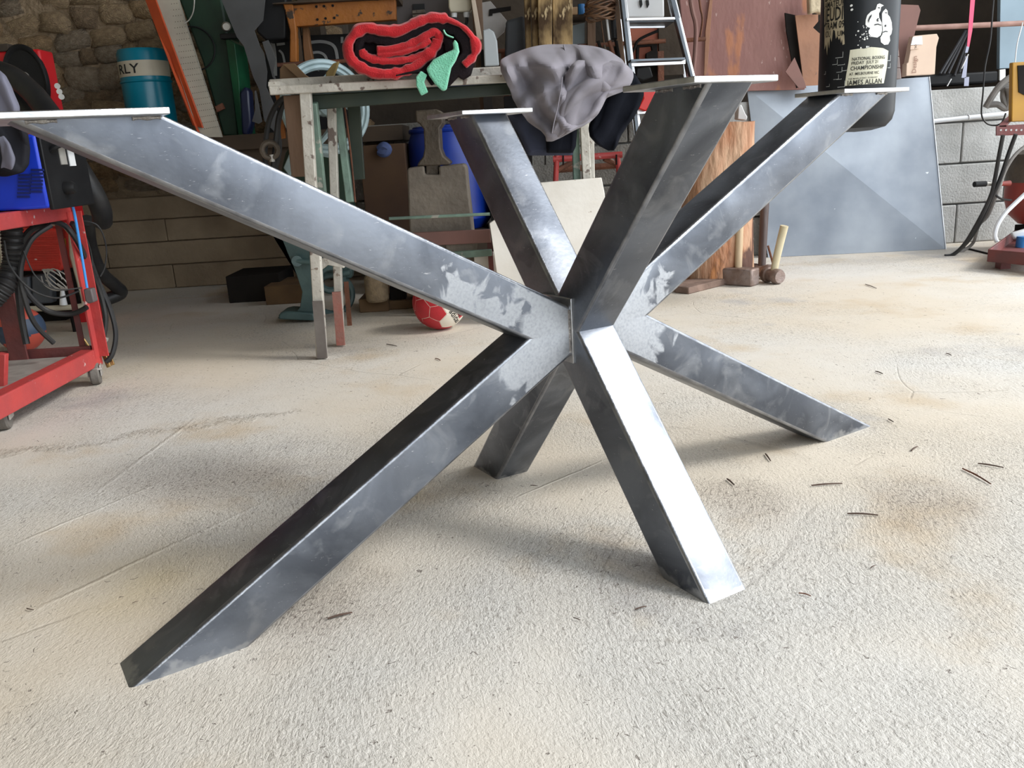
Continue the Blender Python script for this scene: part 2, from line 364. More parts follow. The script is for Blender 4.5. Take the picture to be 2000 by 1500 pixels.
M_rustlight = mat('orange_rusty_sheet', (.36, .175, .10), (.28, .14, .085), 5, .65, .1, .2, 30, ((.22, .12, .08), 30, .66))
M_brownsheet = mat('brown_sheet', (.24, .12, .10), (.19, .10, .085), 5, .7)
M_cast = mat('dusty_cast_iron', (.12, .095, .07), (.075, .06, .047), 9, .6, .3, .6, 50)
M_castblock = mat('pitted_grey_block', (.24, .205, .165), (.16, .135, .11), 6, .7, .1, .6, 34, ((.10, .08, .06), 30, .68))
M_bluedrum = mat('blue_plastic_drum', (.004, .035, .33), (.003, .022, .2), 4, .35)
M_alu = mat('brushed_aluminium', (.70, .71, .73), (.6, .61, .63), 12, .3, .9)
M_aludark = mat('dull_dark_aluminium', (.18, .20, .23), (.13, .15, .17), 12, .4, .8)
M_sheet = mat('scratched_zinc_sheet', (.34, .37, .41), (.20, .225, .265), 2.6, .52, .68, .04, 30, [((.75, .78, .82), 16, .74), ((.70, .72, .76), 44, .76)], rvar=.06)
M_white = mat('white_enamel', (.75, .76, .77), (.68, .69, .70), 5, .4)
M_marble = mat('veined_white_stone', (.80, .76, .70), (.70, .65, .58), 5, .5, 0, .1, 40, ((.45, .37, .30), 26, .66))
M_conduit = mat('white_plastic_pipe', (.70, .72, .75), None, 5, .4)
M_yellow = mat('ochre_yellow_paint', (.42, .22, .02), (.36, .18, .02), 6, .5)
M_pink = mat('pink_strap', (.85, .10, .22), (.75, .12, .2), 5, .7)
M_lilac = mat('pale_lilac_strap', (.38, .40, .52), None, 5, .6)
M_bluegrey = mat('blue_grey_door_paint', (.30, .40, .48), (.26, .35, .42), 4, .5)
M_beam = mat('grey_sheet_dull', (.10, .102, .106), (.07, .07, .073), 5, .6, .4)
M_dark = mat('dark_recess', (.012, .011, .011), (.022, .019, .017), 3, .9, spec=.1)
M_darkbrown = mat('dark_brown_and_shade', (.075, .055, .038), (.045, .034, .025), 3, .9, 0, .6, 20)  # dark brown of lid and board; the backdrop walls carry shade in it
M_ceil = mat('ceiling_boards', (.16, .13, .10), (.11, .09, .07), 2, .9)
M_bag = mat('black_vinyl', (.007, .009, .012), (.012, .014, .018), 4, .42, spec=.35)
M_print = mat('white_print', (.82, .82, .80), None, 5, .5)
M_beigeprint = mat('beige_print', (.50, .43, .30), (.42, .36, .25), 12, .6)
M_label = mat('cream_label', (.66, .64, .50), (.60, .58, .46), 12, .6)
M_ink = mat('black_ink', (.01, .01, .01), None, 5, .6)
M_brass = mat('worn_brass', (.50, .33, .13), (.38, .26, .11), 20, .35, .9)
M_tyre = mat('grey_caster_rubber', (.17, .155, .135), (.12, .11, .10), 20, .8, 0, .4, 60)
M_zinc = mat('dusty_zinc', (.55, .53, .49), (.42, .40, .37), 20, .5, .5)
M_bluehose = mat('blue_air_hose', (.05, .30, .75), None, 5, .4)
M_ballr = mat('football_red', (.50, .02, .03), (.42, .02, .03), 20, .4, 0, .5, 300, bdist=.002)
M_ballw = mat('football_cream', (.74, .68, .58), None, 5, .4)
M_ballo = mat('toy_ball_red', (.55, .09, .06), None, 5, .5)
M_balln = mat('toy_ball_blue', (.05, .08, .14), None, 5, .5)
M_wire = mat('brown_wire', (.17, .09, .045), (.10, .05, .03), 20, .5, .4)
M_twig = mat('dry_twig', (.10, .06, .045), (.06, .04, .03), 20, .9)
M_bluetool = mat('blue_plastic', (.02, .16, .42), None, 5, .4)
M_rope = mat('beige_rope', (.30, .22, .13), (.22, .16, .10), 40, .9, 0, .6, 120)
M_knob = mat('blue_cloth', (.05, .08, .20), (.08, .11, .25), 20, .8)
M_hoseg = mat('dusty_grey_hose', (.26, .245, .23), (.16, .15, .14), 12, .7)

# ------------------------------------------------------------------ setting
XL, YB = -3.3, 3.47
def struct(name, mb, m, **k): return props(mb.build(name, m, None, loc=(0, 0, 0), smooth=False, **k), kind='structure')
struct('floor', MB().box((4.0, 0, -.06), (18, 14, .12)), M_floor)
struct('ceiling', MB().box((-.9, -.7, 3.3), (5.0, 9.4, .1)).box((2.4, 2.65, 3.3), (1.6, 2.9, .1)), M_ceil)
M_olive = mat('pale_olive_plaster', (.40, .37, .26), (.30, .27, .19), 2, .9, 0, .5, 20)
struct('wall_left', MB().box((XL-.1, -.7, 1.65), (.2, 9.4, 3.3)), M_olive)
struct('wall_front', MB().box((-1.6, -5.3, 1.65), (3.6, .2, 3.3)), M_olive)
# back wall: earth mortar core, courses, field stones, cinder blocks, dark backdrop with shade in its colour
wb = thing('wall_back', None, None, (0, YB, 0), kind='structure')
MB().box((-2.2, YB+.235, 1.65), (2.3, .36, 3.3)).build('mortar_core', M_mortar, wb)
MB().box((.9, 4.35, 1.65), (5.2, .1, 3.3)).build('shade_backdrop', M_darkbrown, wb)  # backdrop coloured dark to stand for the shade behind the clutter
MB().box((-1.05, 3.85, 1.65), (.1, 1.0, 3.3)).build('shade_backdrop', M_darkbrown, wb)
MB().box((3.2, 3.8, 1.65), (.1, 1.1, 3.3)).build('shade_backdrop', M_darkbrown, wb)
# concrete courses at the foot of the stone wall
zc = [0, .135, .265, .39, .515]
for i in range(4):
    x = -3.3; k = 0
    while x < -.95:
        L_ = .95 if (i+k) % 2 else 1.3
        x1 = min(x+L_, -.9); pro = (.0, .012, .004, .016)[i]
        MB().box(((x+x1)/2, YB+.02-pro, (zc[i]+zc[i+1])/2), (x1-x-.003, .12, zc[i+1]-zc[i]-.003)).build('course_block', M_render, wb, bevel=.006)
        x = x1; k += 1
# field stones: shared meshes
def stone_mesh(k):
    bm = bmesh.new(); bmesh.ops.create_icosphere(bm, subdivisions=2, radius=1)
    r = random.Random(k); ox = V((r.uniform(0, 50), r.uniform(0, 50), r.uniform(0, 50)))
    for v in bm.verts:
        p = v.co.copy()
        q = V([math.copysign(abs(c)**.42, c) for c in p]); q *= .5/max(.01, 1)
        q *= 1 + .34*noise.noise(p*1.1+ox) + .10*noise.noise(p*3.5+ox)
        v.co = q
    me = bpy.data.meshes.new('stone'); bm.to_mesh(me); bm.free(); me.shade_smooth(); me.materials.append(M_stone[k % 4]); return me
SM = [stone_mesh(k) for k in range(12)]
z = .52
rs = random.Random(3)
while z < 1.95:
    h = rs.uniform(.06, .125); x = -3.25
    while x < -1.02:
        L_ = rs.uniform(.08, .24)*(1 if h < .12 else 1.15)
        o = bpy.data.objects.new('stone', rs.choice(SM)); col.objects.link(o); o.parent = wb
        dz = .03*math.sin(x*3.1+z*5)
        o.location = (x+L_/2, YB+.11+rs.uniform(-.02, .025)-YB+YB-off['wall_back'].y, z+h/2+dz)
        o.scale = (L_*1.08, .17, h*1.12); o.rotation_euler = (rs.uniform(-.1, .1), rs.uniform(-.22, .22), rs.uniform(-.12, .12))
        x += L_
    z += h*.98
# cinder block wall (low)
YW = 3.27
MB().box((1.25, YW+.115, .40), (4.2, .15, .80)).build('joint_mortar', M_joint, wb)
zt = .815
rows = [(zt-.17, zt), (zt-.385, zt-.175), (zt-.60, zt-.39), (zt-.815, zt-.605)]
for i, (a, b_) in enumerate(rows):
    x = -.95 - (.25 if i % 2 else 0); 
    while x < 3.3:
        x1 = x+.51
        xa = max(x, -.9)
        if x1-xa > .05:
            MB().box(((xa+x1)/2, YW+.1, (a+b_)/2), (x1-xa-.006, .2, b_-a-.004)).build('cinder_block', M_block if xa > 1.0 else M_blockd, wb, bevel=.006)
        x = x1

# ------------------------------------------------------------------ the steel table base
tb = thing('table_base', 'raw steel spider table base of eight square tube arms standing on the floor in front', 'table base', (0, 0, 0))
def arm_bm(phi, a, b_, R, s1, z1, t, up, corner=.0055):
    d = V((math.cos(phi), math.sin(phi), 0)); n = V((-d.y, d.x, 0)); sg = 1 if up else -1
    zt_ = H if up else 0
    poly = [(a, HC), (R, zt_), (R-b_, zt_), (s1, HC+sg*z1), (s1, HC)]
    bm = bmesh.new()
    vs = []
    for k in (-1, 1): vs.append([bm.verts.new(d*s+V((0, 0, z_))+n*(k*t/2)) for s, z_ in poly])
    N = 5
    bm.faces.new(vs[0]); bm.faces.new(vs[1][::-1])
    for i in range(N): bm.faces.new((vs[0][i], vs[1][i], vs[1][(i+1) % N], vs[0][(i+1) % N]))
    bmesh.ops.recalc_face_normals(bm, faces=bm.faces)
    es = []
    for k in (0, 1):
        for i in (0, 2):
            es.append(bm.edges.get((vs[k][i], vs[k][(i+1) % N])))
    rr_ = bmesh.ops.bevel(bm, geom=es, offset=corner, segments=4, profile=.5, affect='EDGES')
    for f_ in rr_['faces']: f_.material_index = 1
    me = bpy.data.meshes.new('arm'); bm.to_mesh(me); bm.free(); me.materials.append(M_steel); me.materials.append(M_edge); me.shade_smooth(); me.set_sharp_from_angle(angle=math.radians(28))
    o = bpy.data.objects.new('arm', me); col.objects.link(o); o.parent = tb; return o
PA, PB = 3.70119184, -1.04818645
TA = .078
def frame(phi, a, b_, R, s1):
    k = (H-HC)/(R-a); z1 = (s1-(a-b_))*k
    for up in (True, False): arm_bm(phi, a, b_, R, s1, z1, TA, up)
for ph in (PA, PA+math.pi): frame(ph, .12898, .16243, .79086, .0445)
for ph in (PB, PB+math.pi): frame(ph, .05521, .10398, .36185, 0.0)
def oriented(phi): 
    d = V((math.cos(phi), math.sin(phi), 0)); return d, V((-d.y, d.x, 0))
for ph in (PA, PA+math.pi):
    d, n = oriented(ph)
    MB().bar(d*.0415+V((0, 0, HC-.055)), d*.0415+V((0, 0, HC+.055)), .006, .088, up=n).build('hub_plate', M_plate, tb, bevel=.001)
def plate(ph, s0, s1, n0, n1, zt_=H, flip=None):
    d, n = oriented(ph); c = d*(s0+s1)/2+n*(n0+n1)/2+V((0, 0, zt_+.004))
    o = MB().bar(c-d*(s1-s0)/2, c+d*(s1-s0)/2, n1-n0, .008).build('mounting_plate', M_plate, tb, bevel=.0012)
    return o
plate(PA, .630, .825, -.075, .074); plate(PA+math.pi, .616, .824, -.060, .058)
plate(PB, .235, .374, -.074, .069); plate(PB+math.pi, .235, .383, -.081, .070)
# weld beads under the plates and along the hub
for ph, r0, r1 in ((PA, .6284, .7908), (PA+math.pi, .6284, .7908), (PB, .2578, .3618), (PB+math.pi, .2578, .3618)):
    d, n = oriented(ph)
    q = [d*s+n*k*.0415+V((0, 0, H-.003)) for s, k in ((r0+.005, -1), (r1-.03, -1))]
    for k in (-1, 1):
        for sa in (r0+.006, r1-.045):
            MB().tube([d*s+n*k*.0392+V((0, 0, H-.0015)) for s in [sa+.032*i/8 for i in range(9)]], lambda t: .0026+.0008*math.sin(t*40), 6, 1).build('weld_bead', M_weld, tb)
for ph in (PA, PA+math.pi):
    d, n = oriented(ph)
    for k in (-1, 1):
        MB().tube([d*.0455+n*k*.0385+V((0, 0, HC+z_)) for z_ in [-.036+.072*i/12 for i in range(13)]], .0022, 6, 1).build('weld_bead', M_weld, tb)
# ------------------------------------------------------------------ workbench
bx0, bx1 = W(528, 165, 1.42).x, .30
bench = thing('workbench', 'long old steel workbench with chipped white and green legs', 'workbench', (W(620, 700, 1.42).x, 1.42, 0))
zt_ = W(640, 150, 1.42).z; zm = W(640, 166, 1.42).z; zb = W(640, 185, 1.42).z
def rowz(Y, u0, v0, u1, v1, h, t, u2=None, v2=None): return None
A = [W(525, 156, 1.40), W(985, 130, 1.40)]
def bandbar(p0, p1, p2, p3, Y, t): return MB().pp([p0, p1, p2, p3], Y, t)
MB().prism([W(524, 169, 1.41), W(1178, 137, 1.41), W(1178, 137, 1.41)+V((0, .56, 0)), W(524, 169, 1.41)+V((0, .56, 0))], (0, 0, -.008)).build('bench_top', M_dgreen, bench)
MB().pp([(525, 155), (1180, 118), (1180, 140), (524, 172)], 1.70, .03).build('raised_strip', M_chip, bench, bevel=.004)
MB().pp([(524, 168), (1178, 136), (1176, 151), (527, 186)], 1.405, .012).build('edge_rail', M_chip, bench, bevel=.003)
MB().pp([(600, 186), (1170, 152), (1168, 172), (606, 215)], 1.50, .012).build('apron', M_dgreen, bench, bevel=.003)
MB().pp([(524, 160), (545, 159), (545, 168), (524, 169)], 1.41, .28).build('end_cap', M_chip, bench)
def leg(u0, v0, u1, v1, wpx, Y0, Y1, m_, name='leg', to_floor=True):
    p = W(u0, v0, Y0); q = W(u1, v1, Y1)
    if to_floor: q = p+(q-p)*(p.z/(p.z-q.z))
    wd = wpx/ppm((Y0+Y1)/2)
    return MB().bar(p, q, wd, .03, up=(0, 1, 0)).build(name, m_, bench, bevel=.003)
leg(597, 180, 629, 700, 21, 1.43, 1.425, M_chip)
leg(647, 195, 665, 675, 16, 1.62, 1.61, M_chip)
MB().bar(W(620, 588, 1.402), W(630, 699, 1.402), 20/ppm(1.42), .012, up=(0, 1, 0)).build('leg_shoe', mat('rusty_grey_foot', (.20, .18, .165), (.14, .12, .11), 12, .6, .3), bench)
MB().bar(W(657, 570, 1.585), W(666, 674, 1.585), 17/ppm(1.59), .012, up=(0, 1, 0)).build('leg_shoe', M_redfoot if 'M_redfoot' in globals() else mat('faded_red_foot', (.38, .12, .09), (.30, .15, .12), 14, .6, 0, .3, 60), bench)
leg(612, 200, 632, 400, 15, 1.47, 1.55, M_chipgreen, 'brace', False)
leg(660, 205, 684, 395, 14, 1.66, 1.62, M_chipgreen, 'brace', False)
leg(572, 186, 588, 345, 34, 1.50, 1.50, M_brownwood, 'end_panel', False)
MB().pp([(678, 205), (702, 204), (712, 350), (688, 352)], 1.75, .02).build('side_panel', M_dgreen, bench, bevel=.002)
MB().tube([W(672, 200, 1.7), W(685, 300, 1.7), W(694, 395, 1.7)], .0035, 6).build('tie_rod', M_rust, bench)
MB().pp([(608, 515), (640, 500), (672, 510), (672, 524), (640, 518), (612, 540)], 1.5, .05).build('leg_stretcher', M_chip, bench, bevel=.003)
leg(1120, 165, 1128, 390, 14, 1.93, 1.93, M_chipgreen); leg(1137, 165, 1148, 390, 17, 1.90, 1.90, M_chip); leg(1153, 165, 1157, 390, 10, 1.95, 1.95, M_chip)
MB().tube([W(760, 427, 1.9), W(957, 418, 1.9)], .006, 8).build('tie_rod', M_chipgreen, bench)

# ------------------------------------------------------------------ rolled blanket on the bench
bl = thing('rolled_blanket', 'rolled red and black fleece blanket with mint green corner lying on the workbench', 'blanket', W(800, 150, 1.5))
def band(pts, w_px, Y, depth, m_, name, taper=False, wob=0):
    P2 = catmull([V((p[0], p[1], 0)) for p in pts], 8); n = len(P2); mb = MB()
    K = 6; ring = []
    for i, p in enumerate(P2):
        t = (P2[min(i+1, n-1)]-P2[max(i-1, 0)]); t.normalize(); nn = V((-t.y, t.x, 0))
        wl = (w_px(i/(n-1)) if callable(w_px) else w_px)/2
        wl *= 1+wob*noise.noise(p*.09)
        row = []
        prof = [(-1, .012), (-.75, .003), (0, -.002), (.75, .003), (1, .012), (1, depth), (-1, depth)]
        for a_, dy in prof:
            q = p+nn*a_*wl
            row.append(W(q.x, q.y, Y+dy+wob*.01*noise.noise(V((q.x*.05, q.y*.05, 3)))))
        ring.append(row)
    K = len(ring[0]); vs = [v for r in ring for v in r]
    fs = [[i*K+k, i*K+(k+1) % K, (i+1)*K+(k+1) % K, (i+1)*K+k] for i in range(n-1) for k in range(K)]
    fs += [list(range(K)), [(n-1)*K+k for k in range(K)][::-1]]
    return mb.add(vs, fs).build(name, m_, bl, sub=1)
YBk = 1.36
band([(905, 128), (925, 108), (928, 84), (908, 56), (878, 40), (845, 35), (815, 44), (780, 60), (745, 60), (715, 55), (693, 67), (680, 88), (684, 112), (703, 130), (735, 143), (772, 143), (805, 132), (832, 112), (850, 90), (855, 76)], lambda t: 20 if t < .12 else (13 if t < .22 else 25), YBk, .30, M_blanket_r, 'red_layer', wob=.4)
band([(893, 150), (912, 118), (912, 85), (893, 58), (860, 47), (828, 54), (790, 74), (750, 79), (722, 74), (706, 78), (700, 98), (708, 118), (732, 128), (780, 126), (815, 110)], lambda t: 36 if t < .5 else 22, YBk+.012, .28, M_blanket_k, 'black_layer', wob=.4)
band([(735, 98), (770, 95), (805, 84), (835, 68), (852, 62), (857, 78), (842, 98), (815, 112), (775, 119), (735, 117), (712, 108), (706, 96)], 20, YBk+.004, .28, M_blanket_r, 'red_inner_layer', wob=.5)
band([(735, 107), (775, 104), (812, 94), (842, 78)], 15, YBk+.004, .28, M_blanket_r, 'red_inner_layer', wob=.5)
band([(835, 158), (862, 138), (880, 112), (878, 90), (868, 70)], 26, YBk+.02, .25, M_blanket_k, 'black_layer', wob=.3)
band([(745, 112), (800, 104), (828, 92)], 14, YBk+.03, .25, M_blanket_k, 'black_layer', wob=.3)
band([(770, 148), (815, 140), (850, 150)], 8, YBk+.0, .25, M_blanket_k, 'black_layer', wob=.3)
MB().pp([(700, 80), (760, 70), (830, 50), (880, 60), (905, 90), (900, 130), (860, 150), (800, 130), (740, 138), (700, 120)], YBk+.04, .2).build('black_core', M_blanket_k, bl)
MB().pp([(905, 100), (918, 95), (912, 128), (898, 145), (878, 166), (858, 170), (866, 140)], YBk+.01, .05).build('black_layer', M_blanket_k, bl, bevel=.006)
def soft(pts, Y, t, m_, name, par, b=.006, sub=0):
    return MB().pp(pts, Y, t).build(name, m_, par, bevel=b, seg=3)
soft([(888, 76), (894, 84), (897, 100), (890, 118), (881, 132), (877, 150), (872, 175), (864, 178), (850, 165), (838, 148), (832, 134), (846, 116), (868, 104), (886, 96), (884, 84)], YBk-.02, .022, M_blanket_g, 'mint_corner', bl)
soft([(822, 138), (834, 146), (828, 160), (836, 180), (822, 187), (813, 168), (812, 150)], YBk-.015, .014, M_blanket_g, 'mint_corner', bl, .004)
band([(866, 58), (872, 68), (886, 74)], 4, YBk-.005, .03, M_blanket_g, 'mint_piping')

# ------------------------------------------------------------------ draped clothes
def drape(name, rows, Yf, m_, parent, fold, nu=40, nv=44, amp=.02, back=.0):
    rows = sorted(rows); mb = MB(); vs = []
    def samp(v):
        for a, b_ in zip(rows, rows[1:]):
            if v <= b_[0]:
                t = (v-a[0])/(b_[0]-a[0]); t = t*t*(3-2*t)*.3+t*.7
                return a[1]+(b_[1]-a[1])*t, a[2]+(b_[2]-a[2])*t
        return rows[-1][1:]
    v0, v1 = rows[0][0], rows[-1][0]
    for j in range(nv+1):
        v = v0+(v1-v0)*j/nv; a, b_ = samp(v)
        for i in range(nu+1):
            s_ = i/nu; u = a+(b_-a)*s_
            e = min(s_, 1-s_, (j+.5)/nv*.8, (1-j/nv)*.8+.02); rnd = (1-min(1, e/.12))**2*.03
            Y = Yf(u, v)+rnd+amp*fold(u, v)
            vs.append(W(u, v, Y))
    fs = [[j*(nu+1)+i, j*(nu+1)+i+1, (j+1)*(nu+1)+i+1, (j+1)*(nu+1)+i] for j in range(nv) for i in range(nu)]
    return mb.add(vs, fs).build(name, m_, parent, solid=.006, sub=1)
def fold_dir(list_, wn=.35):
    def f(u, v):
        s_ = 0
        q = noise.noise(V((u*.012, v*.012, 1.7)))*28
        for dx, dy, per, ph_, am in list_:
            x = (u*dx+v*dy+q)/per*2*math.pi+ph_
            k = math.sin(x); s_ += am*(-(abs(k)**.6)*(1 if k > 0 else -.6))
        return s_+wn*noise.noise(V((u*.03, v*.03, 0)))
    return f
jk = thing('work_jacket', 'crumpled grey work jacket hung over the right end of the workbench', 'jacket', W(1110, 130, 1.45))
YJ = lambda u, v: 1.30+max(0, (128-v))*.004+.05*((u-1110)/140)**2
drape('jacket_body', [(87, 1075, 1130), (92, 1040, 1165), (100, 1015, 1190), (110, 990, 1205), (118, 976, 1217), (140, 978, 1229), (150, 984, 1234), (165, 990, 1232), (176, 996, 1222), (190, 1000, 1185), (205, 1008, 1178), (220, 1018, 1170), (236, 1030, 1155), (245, 1042, 1140), (255, 1058, 1118), (266, 1067, 1098), (276, 1068, 1076)], YJ, M_grey, jk,
      fold_dir([(.95, -.30, 88, .4, .9), (.8, .6, 60, 2., .5), (.35, .95, 70, 1.0, .45), (.9, -.5, 36, .2, .3)]), amp=.036)
drape('sleeve', [(118, 1130, 1190), (125, 1118, 1222), (140, 1108, 1236), (150, 1104, 1237), (165, 1102, 1232), (175, 1099, 1200), (190, 1097, 1184), (215, 1090, 1172), (235, 1086, 1148), (250, 1080, 1118), (268, 1072, 1090)], lambda u, v: YJ(u, v)-.035, M_grey, jk,
      fold_dir([(.62, .78, 56, 0, .8), (.85, .5, 38, 1., .4)]), amp=.022)
MB().tube([W(u, v, YJ(u, v)-.012) for u, v in ((1101, 88), (1106, 110), (1113, 140))], .0022, 6).build('seam', M_grey, jk)
MB().tube([W(u, v, YJ(u, v)-.056) for u, v in ((1098, 150), (1096, 170), (1090, 205), (1083, 235), (1078, 260))], .0018, 6).build('seam', M_grey, jk)
tr = thing('work_trousers', 'black and faded navy work trousers hanging under the grey jacket on the workbench end', 'trousers', W(1110, 200, 1.5))
drape('black_leg', [(140, 1205, 1236), (155, 1195, 1246), (172, 1185, 1256), (185, 1178, 1257), (205, 1168, 1250), (225, 1158, 1240), (250, 1150, 1222), (265, 1152, 1212), (280, 1165, 1206), (294, 1190, 1198)], lambda u, v: 1.40, M_navy, tr, fold_dir([(.9, .4, 50, 0, .7)]), amp=.012)
drape('navy_leg', [(215, 985, 1100), (240, 1000, 1120), (265, 1015, 1120), (285, 1024, 1120), (303, 1031, 1118)], lambda u, v: 1.42, M_jean, tr, fold_dir([(.98, .1, 60, 0, .5)]), amp=.010)
drape('black_leg', [(235, 1060, 1128), (262, 1064, 1126), (285, 1067, 1124), (298, 1068, 1118)], lambda u, v: 1.40, M_navy, tr, fold_dir([(.98, .1, 40, 0, .5)]), amp=.008)
# jacket at the far left over the welder
lj = thing('grey_jacket', 'grey and charcoal jacket hanging over the blue welding machine at the left edge', 'jacket', W(20, 300, .93))
drape('grey_front', [(135, -60, -5), (150, -70, 12), (175, -70, 24), (210, -70, 38), (260, -70, 32), (300, -70, 24), (335, -70, 22)], lambda u, v: .90, mat('lilac_grey_cloth', (.23, .23, .30), (.17, .17, .22), 5, .9), lj, fold_dir([(.9, -.35, 60, 0, .8)]), amp=.015)
drape('charcoal_lining', [(222, -40, 22), (235, -40, 40), (262, -40, 54), (290, -40, 58), (320, -40, 56), (335, -40, 46), (344, -40, 10)], lambda u, v: .885, mat('charcoal_cloth', (.03, .03, .036), (.02, .02, .024), 5, .9, spec=.05), lj, fold_dir([(.8, -.5, 50, 1, .8)]), amp=.014)
drape('grey_front', [(262, -5, 6), (285, 0, 20), (310, 4, 29), (335, -2, 24)], lambda u, v: .868, MATS['lilac_grey_cloth'], lj, fold_dir([(.9, -.35, 30, 0, .8)]), amp=.008, nu=14, nv=14)

# ------------------------------------------------------------------ red welding trolley with blue welder
xr = -1.475
tl = thing('welding_trolley', 'red angle iron trolley on casters carrying the blue welding machine', 'trolley', (xr, 1.0, 0))
Yn, Yf_ = .74, 1.262
zb_ = W(205, 697, Yf_).z; zt2 = W(165, 412, Yf_).z
ztn = W(0, 452, .98).z
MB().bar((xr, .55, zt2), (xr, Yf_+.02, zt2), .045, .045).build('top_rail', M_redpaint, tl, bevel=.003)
MB().bar((xr, Yf_, zt2), (-2.1, Yf_, zt2), .04, .045).build('top_rail', M_darkred_and_shade, tl, bevel=.003)
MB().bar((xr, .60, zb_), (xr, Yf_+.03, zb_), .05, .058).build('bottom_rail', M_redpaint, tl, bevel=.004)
MB().bar((xr+.01, Yf_, zb_+.012), (-2.05, Yf_, zb_+.012), .012, .055).build('bottom_rail', M_darkred_and_shade, tl, bevel=.002)
MB().bar((-2.05, .60, zb_), (-2.05, Yf_, zb_), .04, .05).build('bottom_rail', M_darkred_and_shade, tl, bevel=.002)
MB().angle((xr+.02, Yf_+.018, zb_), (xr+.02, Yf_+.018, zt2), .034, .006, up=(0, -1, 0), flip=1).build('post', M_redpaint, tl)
MB().bar((xr-.022, Yf_+.01, zb_), (xr-.022, Yf_+.01, zt2), .018, .005, up=(0, 1, 0)).build('post', M_darkred_and_shade, tl)  # left side of the same post, its shade put in as darker red
p_ = W(24, 640, 1.24)
MB().bar((p_.x, 1.24, zb_), (p_.x, 1.24, W(18, 572, 1.24).z), .06, .008, up=(0, 1, 0)).build('post', M_darkred_and_shade, tl, bevel=.002)
MB().bar(W(6, 690, .90), W(4, 760, .90), .022, .02, up=(0, 1, 0)).build('post', M_redpaint, tl, bevel=.002)
MB().box((-1.76, .93, zb_+.01), (.56, .62, .006)).build('bottom_shelf', M_zinc, tl)
MB().box((-1.76, .93, zt2+.0), (.60, .66, .006)).build('top_shelf', M_darkred_and_shade, tl)
def caster(x, y, zt_, rot=.5):
    R = Matrix.Rotation(rot, 3, 'Z'); rr = .036
    f = MB().box((x, y, zt_-.004), (.05, .06, .006), R)
    for k in (-1, 1): f.box(V((x, y, (zt_+rr)/2))+R @ V((k*.019, 0, 0)), (.004, .045, zt_-rr+.014), R)
    c = f.build('caster', M_zinc, tl, bevel=.001)
    ax = R @ V((1, 0, 0)); c0 = V((x, y, rr))
    MB().lathe([(.008, -.015), (rr*.9, -.015), (rr, -.010), (rr, .010), (rr*.9, .015), (.008, .015)], c0, ax, 24).build('wheel', M_tyre, c)
zc_ = zb_-.028
q = FL(190, 750); caster(q.x, q.y, zc_, .35)
q = FL(12, 838); caster(q.x, q.y, zc_, .3)
caster(-2.02, 1.22, zc_, .1); caster(-2.02, .66, zc_, .1)
# blue welder
wd = thing('welding_machine', 'bright blue louvred welding machine with black front panel standing on the red trolley', 'welder', (xr-.2, 1.0, zt2))
x1 = W(95, 400, .99).x; ztop = W(60, 262, .99).z
zt3 = zt2+.0245
MB().box(((x1-2.05)/2, 1.0+.11, (zt3+ztop)/2), (x1+2.05, .24, ztop-zt3)).build('casing', M_blue, wd, bevel=.008)
MB().box((x1+.004, 1.12, (zt3+ztop)/2), (.012, .25, ztop-zt3+.01)).build('front_panel', M_black, wd, bevel=.003)
pp_ = W(110, 350, 1.12)
MB().box((x1+.011, 1.10, zt3+.16), (.003, .035, .09)).build('label_plate', M_zinc, wd)
MB().box((x1+.011, 1.15, zt3+.15), (.003, .035, .08)).build('label_plate', M_white, wd)
MB().tube([(x1, 1.04, ztop-.05), (x1+.035, 1.05, ztop-.03), (x1+.035, 1.18, ztop-.03), (x1, 1.19, ztop-.05)], .008, 8).build('handle', M_black, wd)
for r_ in range(7):
    for c_ in range(2):
        u_, v_ = 44+c_*24-r_*.5, 358+r_*7+(6 if not c_ else 0)-(4 if c_ else 0)
        a = W(u_-7, v_-22, .988); MB().bar(a, a+V((.034, 0, -.002)), .004, .006).build('vent_louvre', mat('dark_blue_slot', (.0, .01, .12), None), wd)
MB().lathe([(.0, 0), (.018, 0), (.018, .02), (.012, .03), (0, .03)], (x1+.01, 1.08, zt3+.05), (1, 0, 0), 16).build('knob', M_black, wd)
# red extractor behind
ex = thing('fume_extractor', 'tall glossy red sheet metal cabinet with a round black opening and thick black hoses', 'extractor', (-2.3, 2.6, 0))
xe = W(115, 160, 2.54).x; ze = W(60, 96, 2.42).z
MB().box((xe-.05, 2.50, .30), (.10, .08, .6)).build('front_post', M_red, ex, bevel=.004)
MB().box(((xe-3.0)/2, 2.48, ze/2+.26), (xe+3.0, .12, ze-.52)).build('cabinet', M_red, ex, bevel=.01)
MB().box(((xe-.12-3.0)/2, 2.48, ze+.012), (xe-.12+3.0, .14, .03)).build('lid', M_darkbrown, ex, bevel=.005)
c_ = W(52, 160, 2.42)
def squash(mb, c, k):
    for v in mb.v: v.x = c.x+(v.x-c.x)*k
    return mb
squash(MB().lathe([(.0, .004), (.125, .004), (.135, .014), (.145, .016), (.15, .010), (.15, -.01)], c_, (0, -1, 0), 40), c_, .62).build('round_opening', M_black, ex)
squash(MB().lathe([(.0, .010), (.02, .010), (.035, .012), (.04, .006)], c_, (0, -1, 0), 24), c_, .62).build('hub', M_zinc, ex)
for a, b_ in ((114, 172), (118, 183), (122, 193)):
    MB().cyl(W(a-2, b_-4, 2.405), W(a-2, b_-4, 2.39), .012, n=10).build('latch_bolt', M_zinc, ex)
def hose(pts, r, m_=M_rubber, name='hose', par=ex, rib=0):
    f = (lambda t: r*(1+.08*math.sin(t*rib))) if rib else r
    return MB().tube([W(*p) for p in pts], f, 12, 16 if rib else 8).build(name, m_, par)
hose([(-40, 130, 2.0), (20, 148, 1.95), (60, 178, 1.9), (85, 208, 1.85), (108, 240, 1.8), (135, 280, 1.75)], .040)
